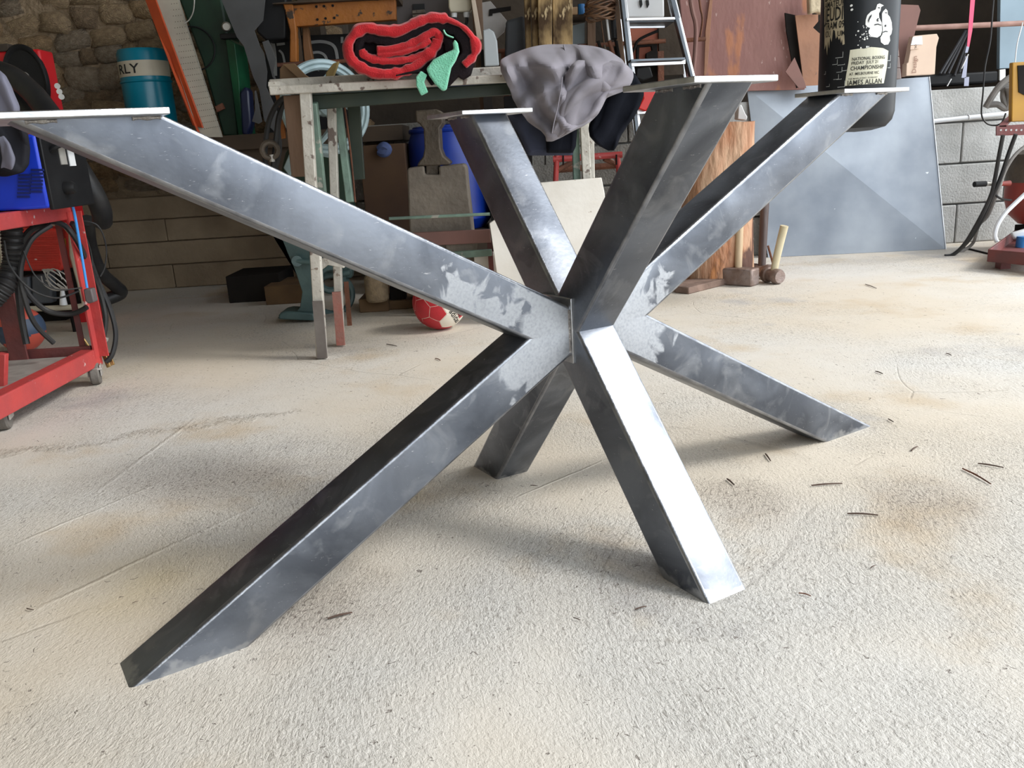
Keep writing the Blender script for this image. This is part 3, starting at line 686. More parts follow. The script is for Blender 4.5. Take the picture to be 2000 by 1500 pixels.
hose([(-40, 150, 2.1), (10, 170, 2.05), (45, 205, 2.0), (75, 240, 1.95), (110, 275, 1.9)], .038)
hose([(108, 240, 1.8), (128, 278, 1.75), (152, 325, 1.72), (182, 375, 1.72), (198, 412, 1.75), (200, 432, 1.8)], .036)
hose([(100, 260, 1.62), (108, 300, 1.62), (118, 345, 1.62), (122, 390, 1.65)], .036)
hose([(170, 430, 2.0), (176, 480, 2.1), (196, 530, 2.2), (225, 558, 2.3), (236, 572, 2.34), (205, 586, 2.3)], .028)
hose([(22, 430, 1.15), (24, 470, 1.15), (26, 510, 1.15), (14, 550, 1.12), (-10, 580, 1.1), (-30, 592, 1.1)], .030, rib=200)
# cream framed cabinet with clutter
MB().box((-2.65, 2.7, .30), (.9, .3, .6)).build('base', M_dark, ex)
cf = thing('cream_framed_cabinet', 'open cream framed steel cabinet of grey boxes standing below the welding trolley', 'cabinet', W(90, 640, 2.2))
Yc = 2.16
MB().tube([W(*p, Yc) for p in ((4, 440), (6, 500), (8, 560), (12, 590), (22, 601), (60, 603), (120, 601), (158, 598), (165, 590), (158, 560), (142, 500), (126, 440))], .012, 8, 3, True).build('frame', M_cream, cf)
MB().pp([(8, 436), (126, 436), (164, 590), (158, 600), (20, 603), (8, 590)], Yc+.16, .01).build('back', M_dark, cf)
for u_ in (30, 140): MB().cyl(W(u_, 602, Yc+.08), V((W(u_, 602, Yc+.08).x, Yc+.08, 0)), .014, n=10).build('foot', M_dark, cf)
MB().pp([(30, 445), (116, 447), (124, 520), (118, 530), (32, 530)], Yc-.03, .14).build('red_case', mat('scuffed_red_case', (.52, .03, .02), (.45, .03, .02), 10, .4, 0, .3, 50, [((.55, .50, .48), 11, .66)]), cf, bevel=.01)
for i in range(7): MB().bar(W(38, 462+i*9, Yc-.034), W(116, 461+i*9, Yc-.034), .003, .006).build('case_rib', MATS['scuffed_red_case'], cf)
MB().pp([(22, 545), (56, 540), (58, 594), (24, 596)], Yc, .12).build('grey_box', mat('slate_plastic', (.10, .11, .13), (.07, .08, .09), 5, .5), cf, bevel=.008)
MB().pp([(60, 538), (98, 532), (102, 592), (62, 595)], Yc+.01, .12).build('grey_box', MATS['slate_plastic'], cf, bevel=.008)
MB().pp([(104, 535), (150, 532), (156, 588), (108, 592)], Yc+.05, .06).build('grey_box', M_dark, cf, bevel=.008)
MB().cyl(W(124, 595, Yc-.01), W(121, 560, Yc-.01), .016, .006, 14).build('bulb', M_white, cf)
MB().pp([(119, 466), (126, 466), (127, 480), (121, 481)], Yc-.01, .01).build('tag', M_yellow, cf)
# loops of wire in cabinet
mbw = MB()
for i in range(6):
    c = W(112, 545, Yc-.05); mbw.tube([c+V((.05*math.cos(a+i)*(.6+.1*i), -.02, .045*math.sin(a*1.0+i*.4))) for a in [k*math.pi/4 for k in range(7)]], .0028, 6)
mbw.build('wire_loops', M_zinc, cf)
# cables on the trolley
def cable(pts, r, label, m_=M_rubber, name='cable', group=None, cat='cable'):
    return MB().tube([W(*p) for p in pts], r, 8, 8).solo(name, m_, label, cat, group)
cable([(60, 440, 1.22), (90, 432, 1.22), (125, 440, 1.23), (150, 470, 1.24), (175, 520, 1.30), (195, 570, 1.33), (206, 620, 1.33), (202, 660, 1.32), (199, 690, 1.32)], .0085, 'inner black cable hanging down the right post of the red trolley')
cable([(140, 435, 1.25), (165, 480, 1.31), (190, 545, 1.34), (214, 600, 1.34), (226, 650, 1.33), (220, 690, 1.31), (207, 707, 1.30)], .0085, 'outer black cable bowing right of the trolley post down to the brass clamp')
cable([(96, 438, 1.20), (60, 450, 1.18), (38, 490, 1.16), (36, 560, 1.15), (42, 620, 1.15), (52, 672, 1.14)], .010, 'thick black cable hanging straight down in front of the toy ball')
cable([(100, 440, 1.19), (60, 470, 1.14), (40, 530, 1.12), (50, 590, 1.12), (70, 635, 1.13), (105, 670, 1.16)], .008, 'black cable curving right across the toy ball')
cable([(38, 545, 1.2), (60, 580, 1.2), (95, 608, 1.22), (140, 613, 1.24), (170, 600, 1.24)], .0085, 'black cable sagging along the bottom of the cream framed cabinet')
cable([(8, 470, 1.1), (20, 520, 1.1), (60, 565, 1.12), (110, 582, 1.16), (155, 568, 1.2)], .003, 'thin black wire crossing in front of the grey boxes')
cable([(46, 490, 1.12), (70, 540, 1.12), (110, 565, 1.14), (160, 562, 1.2)], .0022, 'hair thin wire looping before the red case')
cable([(150, 430, 1.3), (190, 440, 1.32), (207, 480, 1.34), (205, 520, 1.34), (196, 540, 1.33)], .0025, 'thin bronze wire arcing to the right of the trolley post')
cable([(145, 435, 1.3), (170, 470, 1.31), (180, 510, 1.32), (176, 535, 1.3)], .0028, 'thin wire hugging the trolley post')
cable([(109, 283, 1.10), (120, 320, 1.12), (132, 365, 1.15), (146, 420, 1.19), (158, 490, 1.21), (170, 562, 1.215)], .0042, 'bright blue air hose hanging over the trolley top rail', M_bluehose, 'air_hose', cat='hose')
MB().pp([(162, 565), (178, 564), (184, 590), (172, 594), (166, 588)], 1.21, .03).solo('plug', mat('grey_plug', (.12, .10, .10), None), 'grey plug on the end of the blue hose tied to the trolley post', 'plug', bevel=.004)
clp = thing('earth_clamp', 'brass earth clamp hanging at the lower corner of the red trolley', 'clamp', W(210, 700, 1.31))
MB().bar(W(203, 692, 1.31), W(213, 717, 1.30), .014, .006, up=(0, 1, 0)).build('jaw', M_brass, clp, bevel=.001)
MB().bar(W(212, 690, 1.315), W(221, 713, 1.305), .012, .005, up=(0, 1, 0)).build('jaw', M_brass, clp, bevel=.001)
MB().cyl(W(204, 662, 1.3), W(210, 664, 1.3), .007, n=12).build('bolt', M_zinc, clp)
MB().tube([W(156, 655, 1.30), W(166, 667, 1.30), W(176, 682, 1.30)], .005, 8).solo('brass_rod', M_brass, 'short brass rod end poking out beside the trolley post', 'rod')
# toy ball
q = FL(45, 688)
def ball(name, c, r, label, cat, mats, fn, n=40):
    bm = bmesh.new(); bmesh.ops.create_uvsphere(bm, u_segments=n*2, v_segments=n, radius=r)
    me = bpy.data.meshes.new(name); 
    for f in bm.faces:
        f.smooth = True; f.material_index = fn(f.calc_center_median()/r)
    bm.to_mesh(me); bm.free()
    for m_ in mats: me.materials.append(m_)
    o = bpy.data.objects.new(name, me); col.objects.link(o); o.location = c; off[o.name] = V(c); return props(o, label, cat)
rb = .088
ball('toy_ball', (q.x, q.y+.02, rb), rb, 'red and dark blue striped toy ball under the red trolley', 'ball', [M_ballo, M_balln], lambda p: 1 if abs(p.z-.25*p.x) < .38 else 0)
# football under the arm : panels
q = FL(862, 645)
rf = .103
cF = V((q.x, q.y+.03, rf))
fb = ball('football', cF, rf, 'red and cream football lying on the floor beneath the workbench', 'ball', [M_ballw, M_ballr], lambda p: 0, 32)
# icosahedral panels proud of the core
phi_ = (1+5**.5)/2
ico = [V(v).normalized() for v in [(0, 1, phi_), (0, -1, phi_), (0, 1, -phi_), (0, -1, -phi_), (1, phi_, 0), (-1, phi_, 0), (1, -phi_, 0), (-1, -phi_, 0), (phi_, 0, 1), (-phi_, 0, 1), (phi_, 0, -1), (-phi_, 0, -1)]]
rotF = Matrix.Rotation(.35, 3, 'X') @ Matrix.Rotation(.5, 3, 'Z') @ Matrix.Rotation(.2, 3, 'Y')
def panel(poly, m_, name):
    # subdivide fan & push on sphere
    c = sum(poly, V())/len(poly); mb = MB(); vs = [c]; fs = []; K = 4; ringn = []
    E_ = []
    for i in range(len(poly)):
        for t in range(K): E_.append(poly[i].lerp(poly[(i+1) % len(poly)], t/K))
    n = len(E_); rings = [[c.lerp(e, s) for e in E_] for s in (.33, .66, .93, .975)]
    vs = [c.normalized()*1.012]; 
    for ri, rg in enumerate(rings): vs += [e.normalized()*(1.012 if ri < 3 else .999) for e in rg]
    fs = [[0, 1+i, 1+(i+1) % n] for i in range(n)]
    for r_ in range(3): fs += [[1+r_*n+i, 1+(r_+1)*n+i, 1+(r_+1)*n+(i+1) % n, 1+r_*n+(i+1) % n] for i in range(n)]
    mb.add([cF+(rotF @ v)*rf for v in vs], fs); return mb.build(name, m_, fb)
for i, a in enumerate(ico):
    nb = [b_ for b_ in ico if b_ is not a and a.dot(b_) > .4]
    ax = a; ref = (nb[0]-a*a.dot(nb[0])).normalized(); bi = a.cross(ref)
    nb.sort(key=lambda b_: math.atan2(b_.dot(bi), b_.dot(ref)))
    panel([a.lerp(b_, 1/3) for b_ in nb], M_ballr, 'panel')
done = set()
for i, a in enumerate(ico):
    for j, b_ in enumerate(ico):
        for k, c in enumerate(ico):
            if i < j < k and a.dot(b_) > .4 and b_.dot(c) > .4 and a.dot(c) > .4:
                hx = [a.lerp(b_, 1/3), a.lerp(b_, 2/3), b_.lerp(c, 1/3), b_.lerp(c, 2/3), c.lerp(a, 1/3), c.lerp(a, 2/3)]
                cc = rotF @ ((a+b_+c)/3).normalized()
                panel(hx, M_ballr if (cc.x < .1 and cc.z > -.75) else M_ballw, 'panel')
# ------------------------------------------------------------------ text helper
def text_mesh(txt, size, xs=1.0, track=1.0, align='LEFT'):
    cu = bpy.data.curves.new('t', 'FONT'); cu.body = txt; cu.size = size; cu.space_character = track; cu.align_x = align; cu.resolution_u = 2; cu.offset = size*.012
    o = bpy.data.objects.new('t', cu); col.objects.link(o); bpy.context.view_layer.update()
    me = bpy.data.meshes.new_from_object(o.evaluated_get(bpy.context.evaluated_depsgraph_get()))
    bpy.data.objects.remove(o); return [(v.co.x*xs, v.co.y) for v in me.vertices], [list(p.vertices) for p in me.polygons]
def text_on(fn, txt, size, name, m_, par, xs=1.0, track=1.0, label=None, align='LEFT'):
    vs, fs = text_mesh(txt, size, xs, track, align); return MB().add([fn(x, y) for x, y in vs], fs).build(name, m_, par, smooth=False)
# football lettering, flat on the sphere in front
def onball(x, y):
    r_ = V((0, 0, 1)).cross(EB).normalized(); u_ = EB.cross(r_)
    X = x*math.cos(-.95)-y*math.sin(-.95); Y_ = x*math.sin(-.95)+y*math.cos(-.95)
    return cF+(EB*rf+r_*X+u_*Y_).normalized()*rf*1.02
def sph(u, v):
    d = (Fw+Rt*((u-1000)/FPX)-Up*((v-750)/FPX)).normalized(); o = CAM-cF; b_ = o.dot(d); c_ = o.dot(o)-rf*rf
    return (o+d*(-b_-math.sqrt(max(b_*b_-c_, 0)))).normalized()
EB = sph(885, 622)
text_on(onball, 'adidas', .034, 'print', M_ink, fb, align='CENTER')
for k in range(3):
    MB().add([onball(-.012+k*.011+dx, .024+dy) for dx, dy in ((0, 0), (.007, 0), (.012-.003*(2-k), .010+.006*k), (.005-.003*(2-k), .010+.006*k))], [[0, 1, 2, 3]]).build('print', M_ink, fb, smooth=False)

# ------------------------------------------------------------------ machine behind the bench
mc = thing('cast_iron_machine', 'old pale green cast iron machine with curved leg and handwheel behind the workbench', 'machine', (W(600, 620, 2.2).x, 2.2, 0))
ym = 2.12
MB().pp([(528, 455), (545, 455), (562, 500), (580, 540), (590, 570), (586, 600), (575, 612), (545, 617), (542, 622), (612, 625), (618, 560), (612, 500), (600, 455)], ym, .07).build('curved_leg', M_teal, mc, bevel=.003)
MB().pp([(544, 616), (548, 611), (560, 608), (612, 612), (616, 627), (544, 624)], ym-.03, .13).build('foot', M_teal, mc, bevel=.006)
MB().cyl(W(580, 510, ym-.04), W(606, 512, ym-.04), .012, n=14).build('pin', M_teal, mc)
MB().cyl(W(580, 510, ym), W(580, 510, ym-.05), .022, n=16).build('boss', M_teal, mc)
MB().pp([(555, 300), (573, 270), (620, 290), (680, 300), (690, 455), (540, 455), (548, 330)], ym+.02, .12).build('body', M_dkgreen, mc, bevel=.02)
cw = W(636, 210, 2.02)
MB().ring(cw, (.55, -1, .05), 0.165, .013, 48, 8, 1.0).build('handwheel', M_palewheel, mc)
MB().ring(cw, (.55, -1, .05), 0.148, .012, 48, 8, 1.0).build('wheel_rim', M_palewheel, mc)
axw = V((.55, -1, .05)).normalized(); aw = axw.orthogonal().normalized(); bw = axw.cross(aw)
for k in range(4):
    dd = aw*math.cos(k*math.pi/2+.5)+bw*math.sin(k*math.pi/2+.5); cc = aw*math.cos(k*math.pi/2+1.1)+bw*math.sin(k*math.pi/2+1.1)
    MB().tube([cw, cw+cc*.07, cw+dd*.15], lambda t: .016-.006*t, 8).build('spoke', M_palewheel, mc)
MB().cyl(cw-axw*.03, cw+axw*.12*-1, .025, n=16).build('axle', M_teal, mc)
MB().cyl(cw+axw*.03, cw-axw*.03, .032, n=18).build('hub', M_palewheel, mc)
MB().pp([(622, 287), (652, 283), (655, 300), (640, 308), (622, 304)], 2.05, .04).build('bracket', M_palewheel, mc, bevel=.004)
MB().pp([(553, 328), (570, 288), (572, 330), (566, 345)], 2.05, .02).build('bracket', M_palewheel, mc, bevel=.004)
MB().ring(W(650, 575, 2.3), (.3, -1, 0), .085, .014, 32).build('lower_wheel', M_teal, mc)
MB().ring(W(646, 545, 2.25), (.3, -1, 0), .05, .016, 24).build('lower_wheel', M_teal, mc)
MB().pp([(612, 480), (690, 520), (686, 545), (612, 540)], 2.3, .06).build('cross_member', M_teal, mc, bevel=.01)
MB().cyl(W(668, 535, 2.2), W(684, 531, 2.2), .014, n=12).build('lug', M_teal, mc)
MB().bar(W(676, 550, 2.0), W(683, 636, 1.98), .018, .01, up=(0, 1, 0)).solo('iron_bar', M_rust, 'thin rusty flat bar leaning behind the red footed bench leg', 'bar')
# floor clutter under the bench
def carton(uv, Y, t, m_, label, name='carton', cat='box', **k): return MB().pp(uv, Y, t).solo(name, m_, label, cat, bevel=.003, **k)
def onfloor_box(u0, u1, vt, Y, t, m_, label, name, cat, b=.004):
    a = W(u0, vt, Y); c = W(u1, vt, Y)
    return MB().box(((a.x+c.x)/2, Y+t/2, a.z/2), (c.x-a.x, t, a.z)).solo(name, m_, label, cat, bevel=b)
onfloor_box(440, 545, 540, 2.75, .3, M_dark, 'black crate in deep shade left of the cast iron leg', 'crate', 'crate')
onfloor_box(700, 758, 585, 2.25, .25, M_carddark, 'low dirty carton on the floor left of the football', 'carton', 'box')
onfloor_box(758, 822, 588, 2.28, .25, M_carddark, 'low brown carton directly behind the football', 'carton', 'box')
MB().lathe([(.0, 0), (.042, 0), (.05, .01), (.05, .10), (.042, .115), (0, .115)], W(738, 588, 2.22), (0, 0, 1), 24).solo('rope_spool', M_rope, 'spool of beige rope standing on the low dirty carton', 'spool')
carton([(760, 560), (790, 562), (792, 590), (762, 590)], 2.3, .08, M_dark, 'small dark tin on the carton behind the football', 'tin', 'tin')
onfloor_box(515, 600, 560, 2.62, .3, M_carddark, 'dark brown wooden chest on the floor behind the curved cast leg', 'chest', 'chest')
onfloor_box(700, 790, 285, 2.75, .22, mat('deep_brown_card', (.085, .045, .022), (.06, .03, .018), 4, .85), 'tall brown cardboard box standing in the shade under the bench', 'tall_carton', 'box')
MB().tube([W(742, 292, 2.73), W(750, 286, 2.72), (W(757, 292, 2.72)), W(750, 299, 2.72), W(742, 295, 2.73)], .022, 8, 4).solo('blue_cloth_knot', M_knob, 'knotted blue cloth hanging before the tall brown box', 'cloth')
# anvil made of rail on a pitted block
blk = thing('cast_block', 'heavy pitted grey cast block with slotted top standing on the floor', 'block', V((W(858, 500, 2.2).x, 2.25, 0)))
zb0 = 0
pts = [W(u, v, 2.15) for u, v in ((795, 333), (797, 328), (828, 324), (830, 341), (858, 341), (856, 325), (905, 320), (911, 326), (914, 360), (922, 430), (925, 460))]
bot = [V((pts[-1].x+.01, 2.15, 0)), V((W(800, 460, 2.15).x, 2.15, 0)), W(800, 460, 2.15)]
MB().prism(pts+bot, (0, .2, 0)).build('body', M_castblock, blk, bevel=.008, seg=3)
MB().pp([(811, 216), (852, 213), (864, 218), (865, 240), (858, 250), (860, 290), (866, 305), (880, 317), (878, 322), (814, 325), (817, 318), (826, 306), (829, 290), (827, 252), (820, 243), (812, 238)], 2.16, .18).solo('rail_anvil', M_cast, 'rusty rail section used as an anvil standing on the pitted block', 'anvil', bevel=.006)
MB().pp([(832, 318), (856, 318), (856, 342), (832, 342)], 2.17, .15).solo('wedge', M_cast, 'rusty wedge filling the slot of the pitted block', 'wedge', bevel=.003)
drm = thing('blue_drum', 'bright blue plastic drum standing behind the pitted block', 'drum', V((W(888, 445, 2.75).x, 2.9, 0)))
cx = W(884, 400, 2.9).x; rr = .195; zt4 = W(884, 245, 2.9).z
zb4 = W(950, 446, 2.75).z
MB().lathe([(0, zb4), (rr*.8, zb4), (rr, zb4+.05), (rr*1.01, zb4+.2), (rr, zt4-.08), (rr*.85, zt4), (0, zt4+.01)], (cx, 2.9, 0), (0, 0, 1), 40).build('shell', M_bluedrum, drm)
MB().ring((cx, 2.9, zt4-.02), (0, 0, 1), rr*.9, .012, 40, 8).build('rim', M_bluedrum, drm)
MB().box((cx, 2.9, (zb4)/2), (.34, .34, zb4-.004)).solo('drum_stand', M_darkwood, 'dark timber block stand carrying the blue drum', 'stand')
lr = thing('low_rack', 'low rack of brown and green flat iron rails in front of the pitted block', 'rack', V((W(900, 480, 2.08).x, 2.08, 0)))
MB().pp([(800, 455), (957, 448), (959, 474), (800, 482)], 2.08, .02).build('brown_rail', M_brownsheet, lr, bevel=.002)
MB().pp([(880, 492), (960, 487), (961, 500), (882, 506)], 2.06, .02).build('green_rail', M_chipgreen, lr, bevel=.002)
for u_ in (805, 956):
    a = W(u_, 470, 2.1); MB().bar(a, (a.x, 2.1, 0), .02, .02, up=(0, 1, 0)).build('leg', M_darkred_and_shade, lr)
MB().pp([(872, 476), (900, 475), (932, 476), (931, 488), (872, 492)], 2.10, .03).build('spacer', M_castblock, lr)
onfloor_box(925, 970, 500, 2.1, .12, M_marble, 'broken pale stone block standing under the green rail', 'stone_block', 'stone')
# white stone boards
p = [W(957, 437, 1.95), W(1000, 452, 1.95)]
MB().prism([W(956, 436, 1.86), W(1010, 400, 1.86), W(1060, 420, 1.86), V((W(1050, 640, 1.80).x, 1.80, 0)), V((W(985, 640, 1.80).x, 1.80, 0))], (0, .02, 0)).solo('broken_stone_slab', M_marble, 'broken slab of veined white stone leaning left of the larger white slab', 'slab', bevel=.002)
MB().prism([W(1052, 357, 1.84), W(1175, 347, 1.84), W(1181, 378, 1.83), V((W(1200, 620, 1.77).x, 1.77, 0)), V((W(1050, 630, 1.77).x, 1.77, 0))], (0, .02, 0)).solo('white_stone_slab', M_marble, 'large upright white stone slab standing against the bench end legs', 'slab', bevel=.002)
# red pipe trestle
rt = thing('pipe_trestle', 'low red tube trestle with diagonal braces behind the white slab', 'trestle', V((W(1140, 480, 3.0).x, 3.0, 0)))
def tb_(pts, r, par, m_=M_rust, name='tube'): return MB().tube([W(*p) for p in pts], r, 10, 0).build(name, m_, par)
tb_([(1080, 311, 2.95), (1215, 302, 2.95)], .016, rt, M_redpaint); tb_([(1085, 332, 3.05), (1215, 322, 3.05)], .016, rt)
a = W(1088, 296, 2.95); MB().tube([a, V((a.x-.06, 2.95, 0))], .014, 10, 0).build('leg', M_redpaint, rt)
a = W(1205, 300, 2.95); MB().tube([a, V((a.x+.05, 2.95, 0))], .014, 10, 0).build('leg', M_redpaint, rt)
tb_([(1086, 333, 2.95), (1122, 314, 3.0)], .013, rt); tb_([(1180, 310, 2.97), (1212, 325, 3.0)], .013, rt)
for u_ in (1065, 1100, 1204): tb_([(u_, 302, 2.93), (u_, 322, 2.93)], .004, rt, M_dark, 'hook')
# ------------------------------------------------------------------ log, hammers, sheet
q = FL(1400, 566)
lg = thing('log_stump', 'upright stripped log stump with orange brown streaks standing left of the metal sheet', 'stump', (q.x, q.y+.18, 0))
mbs = MB(); n = 40; zt5 = W(1430, 238, 2.35).z; prof = []
cxl = W(1404, 540, 2.54).x
for j in range(26):
    z_ = zt5*j/25
    for k in range(n):
        a = 2*math.pi*k/n
        r_ = .172*(1+.16*noise.noise(V((math.cos(a)*1.3, math.sin(a)*1.3, z_*1.0)))+.045*noise.noise(V((math.cos(a)*6, math.sin(a)*6, z_*3))))*(1-.10*j/25)
        mbs.v.append(V((cxl+r_*math.cos(a)+.02*z_, 2.55+r_*math.sin(a), z_+(.01*noise.noise(V((a, 1, 1))) if j == 25 else 0))))
mbs.f = [[j*n+k, j*n+(k+1) % n, (j+1)*n+(k+1) % n, (j+1)*n+k] for j in range(25) for k in range(n)] + [list(range(n))[::-1], [25*n+k for k in range(n)]]
mbs.build('trunk', M_log, lg)
MB().prism([FL(1318, 572), FL(1345, 575), FL(1420, 556), FL(1430, 548), FL(1330, 560)], (0, 0, .03)).solo('bark_slab', M_bark, 'flat piece of weathered bark on the floor at the foot of the log stump', 'bark', bevel=.004)
def hammer(hu, hv, Y, L, wd, hh, rot, top, hr, hm, headm, label, round_=False):
    c = FL(hu, hv); 
    t = thing('sledge_hammer', label, 'hammer', (c.x, c.y, 0)); R = Matrix.Rotation(rot, 3, 'Z')
    ax = R @ V((1, 0, 0)); c0 = V((c.x, c.y, hh/2))
    if round_: MB().lathe([(0, -L/2), (hh*.40, -L/2), (hh*.5, -L/2+.012), (hh*.5, -L*.22), (hh*.42, -L*.16), (hh*.42, L*.16), (hh*.5, L*.22), (hh*.5, L/2-.012), (hh*.40, L/2), (0, L/2)], c0, ax, 24).build('head', headm, t)
    else: MB().box(c0, (L, wd, hh), R).build('head', headm, t, bevel=.009, seg=2)
    MB().tube([c0+V((0, 0, -hh*.3)), c0.lerp(top, .4), top], lambda s_: hr*(.85+.15*s_), 12, 6).build('handle', hm, t)
M_hhead = mat('rusty_hammer_head', (.22, .15, .12), (.30, .24, .22), 18, .55, .5, .4, 60)
q = FL(1442, 552); hammer(1441, 556, 0, .175, .075, .078, -.75, W(1446, 395, 2.42), .0185, M_wood, M_hhead, 'sledge hammer with a square rusty head and pale wooden handle')
hammer(1487, 543, 0, .13, .06, .066, -.9, W(1495, 375, 2.56), .020, M_dwood, M_hhead, 'sledge hammer with a dark worn handle beside the metal sheet', True)
q = FL(1508, 548)
hammer(1508, 553, 0, .11, .06, .068, -1.2, W(1532, 441, 2.32), .018, mat('pale_yellow_wood', (.62, .55, .38), (.52, .44, .28), 8, .5), M_hhead, 'short club hammer with a pale yellow handle tilting right', True)
MB().tube([W(1500, 480, 2.45), W(1507, 505, 2.42), W(1516, 535, 2.4), W(1527, 541, 2.4)], .005, 6).solo('rusty_strip', M_rust, 'thin curled rusty strip behind the club hammer', 'strip')
BL, BR, TR, TL = FL(1500, 503), FL(1847, 487), W(1815, 150, 3.26), W(1459, 173, 3.26)
BL.z = BR.z = .001
MB().prism([BL, BR, TR, TL], (0, .004, 0)).solo('metal_sheet', M_sheet, 'large scratched bare metal sheet leaning on the block wall', 'sheet')
MB().tube([BR+V((0, -.002, 0)), TR+V((0, -.002, 0))], .003, 6, 0).solo('sheet_edge_trim', M_alu, 'bright aluminium edge strip down the right side of the leaning sheet', 'strip')
MB().pp([(1441, 233), (1443, 206), (1448, 204), (1456, 222), (1460, 228), (1458, 235)], 2.5, .06).solo('white_bracket', M_white, 'small white enamel bracket standing on top of the log stump', 'bracket', bevel=.003)
# ------------------------------------------------------------------ punching bag
bagx, bagy, bagr = W(1676, 100, 2.0).x, 2.0, .140
bz = W(1705, 256, 1.9).z; btop = 1.75
bag = thing('punching_bag', 'black cylindrical punching bag with white printing hanging behind the table base', 'punching bag', (bagx, bagy, bz))
MB().lathe([(0, bz), (.06, bz+.003), (.11, bz+.015), (.132, bz+.04), (bagr, bz+.07), (bagr, btop-.03), (bagr*.93, btop), (0, btop+.004)], (bagx, bagy, 0), (0, 0, 1), 64).build('shell', M_bag, bag)
for k in range(4):
    a = k*math.pi/2+.4; MB().tube([V((bagx+bagr*.9*math.cos(a), bagy+bagr*.9*math.sin(a), btop-.01)), V((bagx, bagy, btop+.35))], .006, 6, 0).build('chain', M_zinc, bag)
MB().tube([(bagx, bagy, btop+.35), (bagx, bagy, 3.25)], .008, 6, 0).build('chain', M_zinc, bag)
def onbag(u0, v0, dr=.0015):
    # (u0,v0) anchors a patch on the front of the cylinder; x runs round it, y up
    def hit(u, v):
        d = Fw+Rt*((u-1000)/FPX)-Up*((v-750)/FPX); ox, oy = CAM.x-bagx, CAM.y-bagy
        A_ = d.x**2+d.y**2; B_ = ox*d.x+oy*d.y; C_ = ox*ox+oy*oy-bagr**2; D_ = B_*B_-A_*C_
        t = (-B_-math.sqrt(max(D_, 0)))/A_; return CAM+d*t
    p = hit(u0, v0); a0 = math.atan2(p.y-bagy, p.x-bagx); r_ = bagr+dr
    return lambda x, y: V((bagx+r_*math.cos(a0+x/bagr), bagy+r_*math.sin(a0+x/bagr), p.z+y))
def patch(cu, cv, poly, m_, name, dr=.0015):
    f = onbag(cu, cv, dr)
    # triangulate finely in x so it hugs the cylinder
    xs_ = [p[0] for p in poly]; x0, x1_ = min(xs_), max(xs_)
    bm = bmesh.new(); vs = [bm.verts.new((x, y, 0)) for x, y in poly]; bm.faces.new(vs)
    N_ = max(2, int((x1_-x0)/.012))
    for i in range(1, N_):
        bmesh.ops.bisect_plane(bm, geom=bm.verts[:]+bm.edges[:]+bm.faces[:], plane_co=(x0+(x1_-x0)*i/N_, 0, 0), plane_no=(1, 0, 0))
    bm.verts.index_update(); mb = MB().add([f(v.co.x, v.co.y) for v in bm.verts], [[v.index for v in fc.verts] for fc in bm.faces]); bm.free()
    return mb.build(name, m_, bag, smooth=False)
def hit(u, v):
    d = Fw+Rt*((u-1000)/FPX)-Up*((v-750)/FPX); ox, oy = CAM.x-bagx, CAM.y-bagy
    A_ = d.x**2+d.y**2; B_ = ox*d.x+oy*d.y; C_ = ox*ox+oy*oy-bagr**2
    return CAM+d*((-B_-math.sqrt(max(B_*B_-A_*C_, 0)))/A_)
def patch_px(uv, m_, name, dr=.0015):
    # outline given along sight lines, laid on the cylinder
    u0, v0 = uv[0]; p0 = hit(u0, v0); a0 = math.atan2(p0.y-bagy, p0.x-bagx); q = []
    for u_, v_ in uv:
        p = hit(u_, v_); q.append(((math.atan2(p.y-bagy, p.x-bagx)-a0)*bagr, p.z-p0.z))
    return patch(u0, v0, q, m_, name, dr)
patch_px([(1611, -15), (1647, -15), (1648, 30), (1649, 60), (1650, 86), (1646, 88), (1645, 76), (1643, 84), (1641, 72), (1639, 78), (1636, 70), (1633, 76), (1631, 60), (1628, 58), (1625, 82), (1622, 72), (1620, 95), (1618, 80), (1616, 108), (1614, 86), (1611, 97)], M_beigeprint, 'poster_print')
for s_, u_, v_, sz_, xs in (('BOXE', 1612.5, 4, .036, .95), ('AMATEUR', 1612.5, 17.5, .030, .68), ('JEUDI', 1612.5, 44, .066, .52), ('TRAM 09', 1612.5, 60, .036, .62), ('UM', 1636, 71, .026, .8), ('IOU', 1613, 74, .032, .5)):
    text_on(onbag(u_, v_, .003), s_, sz_, 'lettering', M_ink, bag, xs=xs)
patch(1650, 168, [(0, 0), (.142, .0), (.152, .055), (.156, .112), (.13, .122), (.085, .128), (.06, .124), (.052, .126), (.014, .124), (.010, .08), (.004, .04)], M_label, 'label')
for s_, u_, v_, sz, xs in (('NATIONAL BOXING', 1664, 119, .0155, .80), ('FRIDAY  JULY 21', 1663, 127, .0155, .80), ('CHAMPIONSHIP', 1661, 138, .0195, .82), ('AT. MELBOURNE VIC.', 1659, 148, .0135, .78), ('THE MAIN EVENT TONIGHT', 1656.5, 156, .0065, 1.2), ('JAMES ALLAN', 1655, 167, .024, .82)):
    text_on(onbag(u_, v_, .003), s_, sz, 'lettering', M_ink, bag, xs=xs, track=1.05)
def oval(cx_, cy_, a, b_, rot=0, n=20): return [(cx_+a*math.cos(t)*math.cos(rot)-b_*math.sin(t)*math.sin(rot), cy_+a*math.cos(t)*math.sin(rot)+b_*math.sin(t)*math.cos(rot)) for t in [2*math.pi*k/n for k in range(n)]]
G = lambda pts: [(1500+x/6.667, y/6.667) for x, y in pts]
patch_px(G([(1268, 320), (1272, 260), (1290, 200), (1340, 150), (1400, 125), (1420, 60), (1450, 45), (1505, 72), (1470, 92), (1462, 140), (1442, 175), (1445, 230), (1478, 300), (1482, 400), (1465, 460), (1420, 490), (1350, 480), (1310, 440), (1308, 400), (1330, 365), (1290, 350)]), M_print, 'glove_print')
